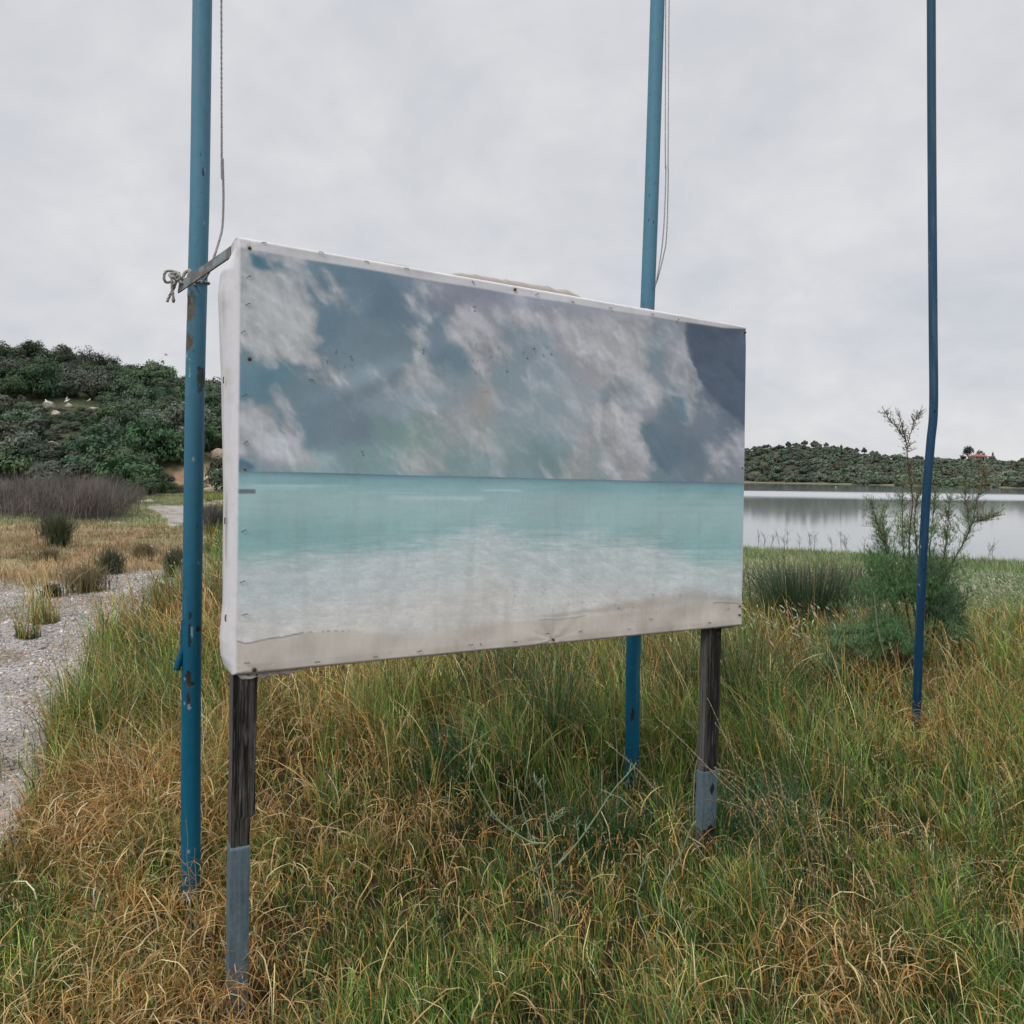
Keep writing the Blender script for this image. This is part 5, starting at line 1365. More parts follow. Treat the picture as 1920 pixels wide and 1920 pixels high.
# ------------------------------------------------------------------ ropes
def twist(g, path, rad, col=(0.33, 0.32, 0.30)):
    """two-tone braided line"""
    P = np.asarray(path, float); n = len(P)
    seg = np.concatenate([[0], np.cumsum(np.linalg.norm(np.diff(P, axis=0), axis=1))])
    T = np.gradient(P, axis=0); T /= np.linalg.norm(T, axis=1)[:, None]
    up = np.array([0.3, 0.9, 0.2]); A = np.cross(T, up); A /= np.linalg.norm(A, axis=1)[:, None]; Bn = np.cross(T, A)
    for k in range(3):
        ph = seg / (rad * 9) * 2 * np.pi + k * 2.094
        Q = P + (np.cos(ph)[:, None] * A + np.sin(ph)[:, None] * Bn) * rad * 0.5
        tube(g, Q, rad * 0.62, 7, np.array(col) * (1.0 if k else 0.8))
def rope(name, parts, rad, label, group=None, strand_col=(0.33, 0.32, 0.30), dens=0.0022):
    g = G(); o = None
    for pts in parts:
        Q = [px(*p) for p in pts]
        Ltot = sum(np.linalg.norm(Q[i + 1] - Q[i]) for i in range(len(Q) - 1))
        n = int(np.clip(Ltot / dens, 20, 900))
        P = smooth_path(Q, n)
        if o is None: o = P[-1]
        twist(g, P, rad, strand_col)
    ob = g.build(name, MAT_ROPE, None, origin=o)
    return tag(ob, label, 'rope', group)
rope('halyard', [[(414, -900, 2.80), (415.5, 231, 2.80), (417.5, 300, 2.80), (419, 370, 2.80), (417, 425, 2.78), (410, 455, 2.74), (402, 480, 2.70), (392, 510, 2.72), (378, 531, 2.76)]], 0.0040, 'pale grey cord hanging loose beside the leftmost blue pole', strand_col=(0.36, 0.35, 0.34), dens=0.004)
gr_ = 'two thin cords hanging beside the middle pole'
rope('halyard', [[(1250, -500, 3.85), (1247.5, 231, 3.82), (1248.5, 320, 3.82), (1245, 420, 3.8), (1239, 480, 3.8), (1230, 530, 3.80), (1225, 548, 3.83), (1222, 575, 3.83)]], 0.0030, 'thin grey cord beside the middle pole, the inner one with the gentler bend', gr_, (0.42, 0.44, 0.42), 0.004)
rope('halyard', [[(1258, -500, 3.85), (1253, 231, 3.82), (1253, 330, 3.82), (1250, 440, 3.8), (1244, 480, 3.8), (1234, 520, 3.80), (1226, 545, 3.83), (1223, 580, 3.83)]], 0.0030, 'thin grey cord beside the middle pole, the outer one bulging furthest right', gr_, (0.42, 0.44, 0.42), 0.004)
# knot that ties the bar to the pole
dk = 2.60
cx, cy = PP1[np.argmin(np.abs(proj(PP1)[1] - 532))][:2]
zk = px(370, 530, d1)[2]
ring = []
for k in range(41):
    an = math.radians(200 + 250 * k / 40)
    ring.append((cx + 0.040 * math.cos(an), cy + 0.040 * math.sin(an), zk + 0.004 * math.sin(an)))
g = G(); P0 = [px(352, 530, dk + .10)] + ring[6:] ; 
twist(g, smooth_path([px(340, 524, dk + .05)] + [np.array(r) for r in ring[::4]] + [px(356, 534, dk + .10), px(344, 527, dk + .02)], 220), 0.0042)
def loop(pts, n=120): twist(g, smooth_path([px(*p) for p in pts], n), 0.0044, (0.40, 0.385, 0.36))
k_ = dk - 0.03
loop([(350, 531, k_ + .03), (352, 520, k_), (357, 508, k_), (353, 507, k_ + .02), (346, 514, k_ + .03), (343, 524, k_ + .02), (349, 532, k_), (360, 534, k_ + .02), (364, 527, k_ + .03)])
loop([(343, 525, k_), (345, 513, k_ + .01), (352, 508, k_ + .02), (357, 512, k_), (354, 524, k_), (350, 533, k_ + .02)])
loop([(357, 533, k_ + .03), (350, 533, k_), (341, 530, k_ - .01), (333, 527, k_), (327, 522, k_ + .01), (326, 515, k_ + .005), (331, 511, k_), (337, 516, k_ - .01), (337, 523, k_ - .01), (330, 526, k_ - .005)])
loop([(336, 512, k_), (330, 510, k_ + .01), (322, 508, k_ + .01), (312, 509, k_), (308, 516, k_), (308, 524, k_), (311, 529, k_ + .005), (318, 529, k_ + .01), (325, 527, k_ + .015)])
loop([(336, 514, k_ - .005), (330, 519, k_ - .008), (322, 519, k_ - .005), (318, 516, k_), (322, 513, k_ + .005), (328, 514, k_ + .01), (333, 519, k_ + .01), (332, 525, k_)])
loop([(320, 518, k_ - .004), (323, 526, k_ - .004), (322.5, 538, k_), (324, 550, k_), (325, 560, k_)], 60)
loop([(330, 528, k_), (326, 540, k_ + .01), (319, 553, k_ + .012), (313, 566, k_ + .012)], 60)
# frayed end
rs = np.random.default_rng(3)
e0 = px(325, 559, k_)
for k in range(26):
    tube(g, [e0 + np.array([0, 0, .004]), e0 + np.array([rs.uniform(-.005, .005), rs.uniform(-.004, .004), -.006]), e0 + np.array([rs.uniform(-.004, .004), rs.uniform(-.005, .005), -rs.uniform(.010, .017)])], [0.0018, 0.0018, 0.0006], 5, (0.36, 0.30, 0.27))
kn = g.build('rope_tie', MAT_ROPE, None, origin=px(345, 524, dk))
tag(kn, 'knotted grey rope with loops tying the metal bar to the rusty blue pole', 'rope')
#@@V2
# ---- rushes, tamarisk and tall plants on the right and in front ---------
def rush(u, v, d, r, h, n, lab, seed, cols=((.020, .062, .028), (.065, .125, .045)), th=.004, splay=1.0, brown=.12):
    rng = np.random.default_rng(seed)
    x, y = px(u, v, d)[:2]; z = float(Hgt(x, y)); p = np.array([x, y, z])
    b = np.stack([x + rng.normal(0, r, n), y + rng.normal(0, r, n), np.full(n, z - .02)], -1)
    az = np.arctan2(b[:, 1] - y, b[:, 0] - x) + rng.normal(0, .5, n)
    lean = np.abs(rng.normal(0, .38 * splay, n)) + .05
    k = rng.random((n, 1)); col = np.array(cols[0]) * (1 - k) + np.array(cols[1]) * k
    dr = (rng.random(n) < brown)[:, None]; col = np.where(dr, np.array([.34, .26, .14]), col)
    g = G()
    tips = blades(g, b, h * rng.uniform(.45, 1.05, n), th * rng.uniform(.7, 1.2, n), az, lean, rng.uniform(0, .05, n), col * .8, col * 1.15, 6, rng, .25)
    s = rng.random(n) < .25
    for _ in range(3):
        spikelets(g, tips[s] + rng.normal(0, .006, (s.sum(), 3)) - UP * .05, rng.normal(0, 1, (s.sum(), 3)), .012, .006, (.16, .12, .07))
    return tag(g.build('rush_clump', MAT_GRASS, None, smooth=False, origin=p), lab, 'rush', 'clumps of rush in the meadow')
rush(1508, 1178, 8.0, .22, 1.02, 1700, 'dense dark green rush clump standing right of the billboard', 501, ((.022, .050, .028), (.06, .10, .045)), th=.0085, brown=.03)
rush(1530, 1140, 9.2, .30, .98, 1100, 'greyish brown rush clump behind the dense dark green one', 502, ((.055, .058, .045), (.12, .115, .085)), th=.007, brown=.3)
rush(1585, 1140, 10.3, .25, .62, 500, 'low dark clump between the rush clump and the tamarisk', 512, ((.035, .045, .030), (.06, .07, .045)), th=.008, brown=.05)
rush(1398, 1335, 4.9, .10, .86, 340, 'tall open rush clump behind the right wooden post', 503, th=.0042, splay=1.35)
rush(1035, 1425, 4.25, .09, .86, 260, 'sprawling long rush clump below the middle of the billboard', 504, th=.0040, splay=1.5)
rush(1270, 1330, 5.2, .16, .70, 420, 'rush clump between the middle pole and the right wooden post', 505, th=.004, splay=1.1)
rush(950, 1330, 5.3, .22, .62, 420, 'low rush clump behind the billboard, left of the middle pole', 506, th=.004, splay=1.2, brown=.3)
rush(400, 1180, 8.0, .32, .75, 620, 'tall wispy grass clump between the blue pole and the billboard', 507, ((.10, .105, .06), (.20, .185, .11)), th=.006, splay=.6)
rush(1480, 1480, 3.6, .08, .30, 260, 'short bright green grass clump right of the right wooden post', 508, ((.05, .12, .05), (.12, .19, .07)), th=.004, splay=1.2, brown=0)
rush(240, 1370, 4.6, .20, .34, 520, 'green grass clump on the verge left of the rusty pole', 509, ((.05, .10, .055), (.12, .17, .08)), th=.004, splay=.9, brown=.15)
rush(1840, 1290, 5.2, .25, .40, 320, 'olive brown grass clump at the right edge of the meadow', 510, ((.10, .085, .04), (.2, .16, .07)), th=.004, splay=1.0, brown=.3)

rush(1448, 1080, 13.5, .35, .62, 700, 'small dark clump between the billboard edge and the dense rush clump', 521, ((.022, .055, .025), (.05, .095, .04)), th=.012, brown=.05)
rush(1630, 1110, 11.0, .40, .85, 900, 'dark brownish hollow bush just left of the tamarisk', 522, ((.022, .028, .018), (.06, .07, .04)), th=.011, brown=.0)
rush(1840, 1150, 10.0, .40, .45, 700, 'pale green weedy clump right of the bent pole', 523, ((.12, .20, .07), (.26, .34, .15)), th=.010, brown=.05)
rush(1560, 1290, 5.6, .22, .42, 520, 'dark green low clump right of the billboard, in front of the tamarisk', 524, ((.02, .07, .03), (.07, .14, .05)), th=.006, brown=.05)
rush(880, 1470, 3.9, .14, .36, 420, 'dark green grass clump below the left middle of the billboard', 525, ((.015, .065, .028), (.05, .15, .06)), th=.006, brown=.0)
rush(1120, 1560, 3.2, .12, .30, 340, 'dark green grass clump between the pale weed and the middle pole', 526, ((.015, .065, .028), (.06, .15, .05)), th=.005, brown=.0)
rush(1420, 1560, 3.2, .14, .34, 380, 'deep green grass clump at the foot of the right wooden post', 527, ((.012, .065, .03), (.04, .13, .05)), th=.005, brown=.0)

def tamarisk():
    rng = np.random.default_rng(61)
    d = 6.2
    x0, y0 = px(1735, 1270, d)[:2]; base = np.array([x0, y0, float(Hgt(x0, y0))])
    root = empty('tamarisk', base)
    tag(root, 'feathery green tamarisk shrub with thin tall stems behind the bent blue pole', 'shrub')
    ub, vb = proj(base)
    stems = [
        [(ub, vb, 0), (1727, 1180, 0), (1712, 1100, .1), (1705, 1041, .1), (1709, 942, .1), (1703, 864, .1), (1700, 833, .1), (1692, 799, .1), (1684, 776, .1)],
        [(1701, 833, .1), (1714, 795, .1), (1724, 773, .1)], [(1698, 825, .1), (1680, 800, .1), (1666, 785, .1), (1660, 772, .1)],
        [(ub - 10, vb, 0), (1700, 1140, -.1), (1679, 1080, -.1), (1659, 1020, -.1), (1643, 979, -.1), (1635, 937, -.1)],
        [(ub - 4, vb, 0), (1712, 1130, .2), (1695, 1033, .25), (1692, 968, .25), (1696, 905, .25)],
        [(ub + 2, vb, 0), (1739, 1109, -.1), (1765, 1059, -.1), (1778, 989, -.12), (1781, 935, -.12)],
        [(ub + 6, vb, 0), (1762, 1110, .2), (1794, 1041, .3), (1820, 989, .3), (1836, 929, .3), (1846, 872, .3)],
        [(1826, 980, .3), (1845, 975, .3), (1868, 966, .3)], [(1818, 990, .3), (1812, 942, .3), (1809, 890, .3)],
        [(ub, vb, .1), (1742, 1130, .3), (1745, 1033, .3), (1750, 968, .3), (1754, 920, .3)],
        [(ub - 14, vb, -.1), (1690, 1200, -.3), (1640, 1185, -.4), (1590, 1188, -.5), (1548, 1190, -.5)],
        [(ub - 10, vb, -.1), (1690, 1210, -.4), (1650, 1150, -.5), (1625, 1100, -.5)],
        [(ub + 8, vb, .1), (1770, 1200, .1), (1800, 1150, .1), (1822, 1100, .2)],
        [(ub - 10, vb, 0), (1680, 1230, -.3), (1630, 1240, -.4), (1580, 1262, -.4)],
        [(ub + 4, vb, 0), (1722, 1060, .3), (1716, 985, .4), (1722, 930, .4), (1738, 905, .4)],
        [(ub, vb, 0), (1668, 1110, 0), (1668, 1040, .1), (1655, 990, .1), (1662, 950, .1)],
    ]
    paths = []; stem_g = []
    for i, s in enumerate(stems):
        P = smooth_path([px(a, b, d + c) for a, b, c in s], 60)
        P += np.stack([fbm(np.arange(60) * .2 + i, np.zeros(60), 2, 1), fbm(np.arange(60) * .2 + i, np.ones(60), 2, 2), np.zeros(60)], -1) * .02
        paths.append(P)
        g = G(); r0 = .009 if len(s) > 4 else .0045
        tube(g, P, np.linspace(r0, .0022, 60), 6, (.085, .07, .055))
        stem_g.append(g)
    g = G()
    def feather(c, ax, ln, n, col, th=.0028):
        """fine needles fanning from a twig"""
        t = rng.random(n)[:, None]
        B = c + ax * ln * t
        az = rng.uniform(0, 6.28, n); le = np.abs(rng.normal(.95, .6, n))
        cc = np.array(col) * (1 + rng.normal(0, .25, (n, 1)))
        blades(g, B, ln * rng.uniform(.22, .5, n), th, az, le, .15, cc * .85, cc * 1.15, 2, rng, .3)
    for i, P in enumerate(paths):
        nt = 100 if len(stems[i]) > 4 else 34
        for q in range(nt):
            f = rng.uniform(.22, 1.0) if len(stems[i]) > 4 else rng.random()
            k = int(f * 59); c = P[k]
            u_, v_ = proj(c)
            green = (v_ > 1000) or (rng.random() < .55 and v_ > 925)
            T = P[min(k + 1, 59)] - P[max(k - 1, 0)]; T /= np.linalg.norm(T)
            ax = T * .7 + rng.normal(0, .55, 3); ax[2] = abs(ax[2]) * .8 + .1; ax /= np.linalg.norm(ax)
            ln = rng.uniform(.07, .20) * (1.25 - .6 * f)
            col = (.15, .26, .12) if green else (.21, .21, .12)
            if v_ < 880: ln *= .55
            feather(c, ax, ln, 16 if green else 8, col)
            tube(stem_g[i], [c, c + ax * ln], [.0018, .0008], 4, (.10, .085, .06), caps=False)
    for (u, v, ru, rv, n, dd, kk) in ((1690, 1105, 75, 60, 240, 0, 0), (1755, 1115, 62, 52, 170, .2, 0), (1640, 1120, 60, 40, 120, -.2, 0), (1642, 1062, 42, 24, 80, -.1, 0), (1600, 1212, 62, 26, 150, -.4, 1), (1662, 1190, 70, 34, 170, -.3, 0), (1768, 1130, 42, 36, 130, .1, 2), (1775, 1165, 34, 26, 80, 0, 2), (1700, 1225, 66, 26, 130, -.2, 0), (1552, 1250, 42, 24, 70, -.4, 1), (1745, 1085, 40, 36, 100, .2, 2), (1690, 1000, 34, 60, 34, .1, 3), (1745, 1000, 40, 60, 26, .25, 3), (1655, 985, 18, 40, 16, 0, 3), (1785, 1010, 20, 45, 16, .1, 3), (1800, 1195, 34, 24, 60, 0, 1)):
        for q in range(int(n * 1.25)):
            r = abs(rng.normal(0, .55)); an = rng.uniform(0, 6.28)
            c = px(u + ru * r * math.cos(an), v + rv * r * math.sin(an), d + dd + rng.normal(0, .22))
            ax = rng.normal(0, .8, 3); ax[2] = abs(ax[2]) * .8 + .05; ax /= np.linalg.norm(ax)
            col = [(.10, .20, .075), (.15, .25, .11), (.06, .125, .06), (.18, .27, .11)][kk]
            feather(c, ax, rng.uniform(.08, .17), 22 if kk != 3 else 12, col, .0036)
    g.build('foliage', MAT_GRASS, root, smooth=False)
    for i, q in enumerate(stem_g): q.build('stem', MAT_BARK, root, origin=paths[i][0])
    # dry flower spikes
    for (pi, f0, f1, n) in ((0, .70, .88, 120), (1, .3, 1, 30), (2, .3, 1, 40), (3, .62, .86, 50), (5, .55, .85, 110), (6, .82, 1.0, 110), (7, .2, 1, 50), (8, .4, 1, 60), (6, .5, .68, 30), (0, .42, .62, 45)):
        P = paths[pi]; g = G()
        f = rng.uniform(f0, f1, n); k = np.clip((f * 59).astype(int), 0, 59)
        off = rng.normal(0, .018, (n, 3))
        spikelets(g, P[k] + off, off + np.array([0, 0, .01]), rng.uniform(.012, .03, n), rng.uniform(.005, .009, n), np.where((rng.random(n) < .5)[:, None], np.array([.34, .24, .13]), np.array([.20, .13, .09])))
        g.build('dry_flower_spike', MAT_GRASS, root, smooth=False)
tamarisk()

# thick pale green stems of a big weed in front
def weed(name, stems, d, label, cat, rad=.0035, col=(.25, .33, .21), nodes=True, leaves=0, seed=1, fl=None):
    rng = np.random.default_rng(seed)
    b = px(stems[0][0][0], stems[0][0][1], d); b[2] = float(Hgt(b[0], b[1]))
    root = empty(name, b); tag(root, label, cat)
    for i, s in enumerate(stems):
        pts = [px(q[0], q[1], d + (q[2] if len(q) > 2 else 0)) for q in s]
        if i in (0, 1) or len(s) > 4 and False: pts = [np.array([b[0] + .01 * i, b[1], b[2] - .02])] + pts[1:] if proj(pts[0])[1] < proj(b)[1] + 30 else pts
        P = smooth_path(pts, 50)
        g = G(); r = rad * (1.0 if i < 4 else .55)
        k = fbm(np.arange(50) * .25 + i, np.zeros(50), 3, 4)
        tube(g, P, np.linspace(r, r * .45, 50) * (1 + .25 * k), 8, np.array(col) * (1 + .5 * k)[:, None])
        if nodes:
            for q in (8, 20, 31, 42):
                tube(g, [P[q], P[q] + rng.normal(0, .006, 3) + UP * .006], [r * 1.0, r * .2], 6, np.array(col) * .8)
                blades(g, P[q:q + 1].repeat(2, 0), .035, .003, rng.uniform(0, 6, 2), 1.0, .1, col, np.array(col) * 1.2, 3, rng)
        g.build('stem', MAT_GRASS, root, origin=P[0])
    if fl:
        for (u, v, c) in fl:
            p = px(u, v, d); g = G()
            n = 16; an = np.linspace(0, 6.28, n, endpoint=False)
            for q in range(n):
                dr = np.array([math.cos(an[q]), math.sin(an[q]) * .8, .45])
                blades(g, (p - UP * .002)[None], .011, .004, np.array([an[q]]), 1.25, 0, c, c, 2, rng, .6)
            spikelets(g, p[None] - UP * .004, UP[None], .014, .009, (.09, .12, .05))
            g.build('flower_head', MAT_GRASS, root, origin=p, smooth=False)
    return root
weed('branching_weed', [[(1048, 1790), (1041, 1700), (1038, 1678), (1034, 1619), (1026, 1540), (1020, 1481), (1019, 1452)],
                        [(1040, 1790), (1030, 1700), (1026, 1678), (1009, 1637), (993, 1565), (976, 1506), (968, 1462)],
                        [(1024, 1581), (1003, 1580), (984, 1573), (937, 1540), (909, 1497), (887, 1450), (880, 1422)],
                        [(1041, 1626), (1060, 1606), (1084, 1578), (1115, 1534), (1149, 1483), (1178, 1450), (1193, 1431)],
                        [(1084, 1575), (1082, 1556), (1081, 1537)], [(937, 1540), (928, 1536), (919, 1528)], [(1027, 1541), (1042, 1536), (1057, 1528)], [(1017, 1482), (1008, 1470), (1001, 1459)], [(1009, 1637), (1000, 1632), (990, 1634)]],
     2.62, 'branching weed with thick pale green stems in front of the grass, below the billboard', 'weed')
weed('branching_weed', [[(1228, 1790), (1240, 1680), (1254, 1640), (1278, 1598), (1292, 1560), (1305, 1540)], [(1190, 1790), (1196, 1700), (1204, 1650), (1216, 1600)]], 2.5, 'short pale green stem slanting up just left of the right wooden post', 'weed', rad=.003, seed=2)
weed('dock_plant', [[(958, 1790), (959, 1680), (956, 1610), (946, 1580), (936, 1556)], [(960, 1640), (968, 1622), (976, 1600), (980, 1590)], [(952, 1640), (938, 1630), (930, 1612)]], 2.6, 'thin dark stalked weed left of the pale green branching weed', 'weed', rad=.0022, col=(.10, .085, .055), seed=3)
weed('plantain', [[(360, 1790), (357, 1679), (354, 1642), (350.5, 1605), (352, 1581), (351, 1560), (348.6, 1537)], [(372, 1790), (368, 1685), (367, 1640), (365, 1612), (365.5, 1590)]], 2.35, 'two plantain stalks standing in front of the leftmost blue pole', 'weed', rad=.0018, col=(.24, .24, .15), nodes=False, seed=4)
g = G()
rs = np.random.default_rng(8)
yel = (.62, .50, .10)
weed('yellow_hawkbit', [[(275, 1290), (272, 1240), (262, 1190), (250, 1150), (248, 1132)], [(275, 1290), (280, 1220), (275, 1170), (266, 1130)], [(300, 1300), (290, 1260), (272, 1225), (263, 1205)], [(310, 1290), (318, 1250), (329, 1203)], [(262, 1190), (240, 1178), (222, 1168), (214, 1160)], [(268, 1215), (284, 1190), (292, 1160)], [(275, 1240), (262, 1225), (250, 1190)]],
     4.6, 'slender weed with small yellow flowers on the gravel verge', 'weed', rad=.0022, col=(.10, .13, .075), seed=5, fl=[(248, 1130, yel), (266, 1128, yel), (263, 1203, yel), (329, 1201, yel)])

# tall dead stalks leaning across the front, each one could be picked
def stalks():
    rng = np.random.default_rng(91)
    grp = 'tall dry stalks leaning in the foreground grass'
    hand = [([(1391, 1760), (1364, 1677), (1284, 1554), (1201, 1450), (1134, 1389)], 2.65, 'pale straw stalk leaning far left across the foot of the middle pole'),
            ([(1440, 1600), (1400, 1520), (1346, 1459), (1290, 1400), (1229, 1343)], 3.0, 'pale wiry stalk crossing in front of the right wooden post'),
            ([(1300, 1500), (1303, 1450), (1320, 1390), (1330, 1320), (1323, 1300)], 3.2, 'thin stalk arching over the right wooden post'),
            ([(1408, 1420), (1412, 1320), (1422, 1220), (1428, 1170)], 4.4, 'thin green stalk standing right of the right wooden post'),
            ([(1160, 1500), (1156, 1400), (1148, 1300), (1140, 1190)], 3.4, 'tall upright straw stalk just left of the middle pole'),
            ([(1726, 1560), (1700, 1420), (1680, 1300), (1650, 1200), (1638, 1110)], 5.2, 'long bare grey stalk leaning left across the tamarisk'),
            ([(1640, 1330), (1612, 1320), (1590, 1260), (1572, 1228)], 5.0, 'pale seeded stalk left of the bent blue pole')]
    for pts, d, lab in hand:
        b = px(*pts[0], d); gz = float(Hgt(b[0], b[1]))
        Q = [np.array([b[0], b[1], gz - .01])] + [px(u, v, d) for u, v in pts[1:]]
        P = smooth_path(Q, 60); g = G()
        tube(g, P, np.linspace(.0022, .0011, 60) * (d / 3) ** .6, 5, (.40, .34, .23) if 'green' not in lab else (.17, .21, .11))
        T = P[-1] - P[-6]; T /= np.linalg.norm(T)
        k = rng.integers(38, 60, 22)
        spikelets(g, P[k] + rng.normal(0, .003, (22, 3)), T + rng.normal(0, .4, (22, 3)), .012, .003, (.42, .35, .22))
        tag(g.build('dry_stalk', MAT_GRASS, None, origin=Q[0]), lab, 'stalk', grp)
    for i in range(64):
        u = rng.uniform(1400, 1900); v = rng.uniform(1540, 1860); d = None
        p = ground_at(u, max(v, 1400), 1.6, 9)
        h = rng.uniform(.38, .75); az = math.pi + rng.normal(.2, .6)
        ln = rng.uniform(.15, .75)
        t = np.linspace(0, 1, 26)[:, None]
        D = np.array([math.cos(az), math.sin(az), 0])
        P = p + UP * (h * t * np.cos(ln * t)) + D * (h * t * np.sin(ln * t)) + np.array([.01, .01, 0]) * np.sin(t * 7 + i)
        g = G(); dkc = rng.random() < .5
        c = (.11, .085, .06) if dkc else (.36, .30, .18)
        tube(g, P, np.linspace(.0016, .0008, 26), 5, c)
        k = rng.integers(12, 26, 30); nrm = rng.normal(0, 1, (30, 3)); nrm /= np.linalg.norm(nrm, axis=1)[:, None]
        spikelets(g, P[k] + nrm * .0025, nrm * .4 + UP, .009, .0028, np.array((.30, .22, .14)) if dkc else np.array((.45, .37, .24)))
        uu = float(proj(p + UP * h * .5)[0]); vv = float(proj(p)[1])
        lab = f"{'tall' if h > .56 else 'short'} thin {'dark' if dkc else 'pale'} seeded stalk {'standing upright' if ln < .35 else 'leaning left'}, {'near the picture edge' if vv > 1650 else 'further back'}, {'right of the wooden post' if uu < 1560 else ('left of the bent pole' if uu < 1700 else ('below the bent pole' if uu < 1780 else 'at the right edge'))}"
        tag(g.build('dry_stalk', MAT_GRASS, None, origin=p), lab, 'stalk', 'thin seeded stalks in the lower right')
    sh = 'thin dead stalk standing against the lake on the near shore'
    for i, (u, hh) in enumerate(((1421, 26), (1432, 20), (1462, 28), (1470, 18), (1478, 24), (1516, 26), (1522, 18), (1530, 22), (1580, 34), (1586, 26), (1590, 20), (1560, 16), (1622, 22), (1640, 20), (1853, 26), (1861, 20), (1445, 12), (1500, 14))):
        y = float(shore_near((u - 960) / F)) - 4.5 - rng.uniform(0, 3)
        x = px(u, 1000, y)[0]; p = np.array([x, y, float(Hgt(x, y))])
        h = (hh * .75 + 16) / F * y * 1.05
        g = G(); P = smooth_path([p - UP * .05, p + UP * h * .5 + np.array([rng.normal(0, .05), 0, 0]), p + UP * h + np.array([rng.normal(0, .12), 0, 0])], 16)
        tube(g, P, np.linspace(.012, .006, 16), 5, (.16, .15, .12))
        for q in range(12):
            k = rng.integers(5, 15); az = rng.uniform(0, 6.28)
            E = P[k] + np.array([math.cos(az) * .16, math.sin(az) * .16, .22]) * rng.uniform(.5, 1.6)
            tube(g, [P[k], (P[k] + E) / 2 + UP * -.02, E], [.007, .006, .004], 4, (.16, .15, .12))
            spikelets(g, E[None], UP[None], .05, .035, (.14, .13, .10))
        tag(g.build('dead_stalk', MAT_GRASS, None, origin=p), sh, 'stalk', 'dead stalks on the near lake shore')
stalks()

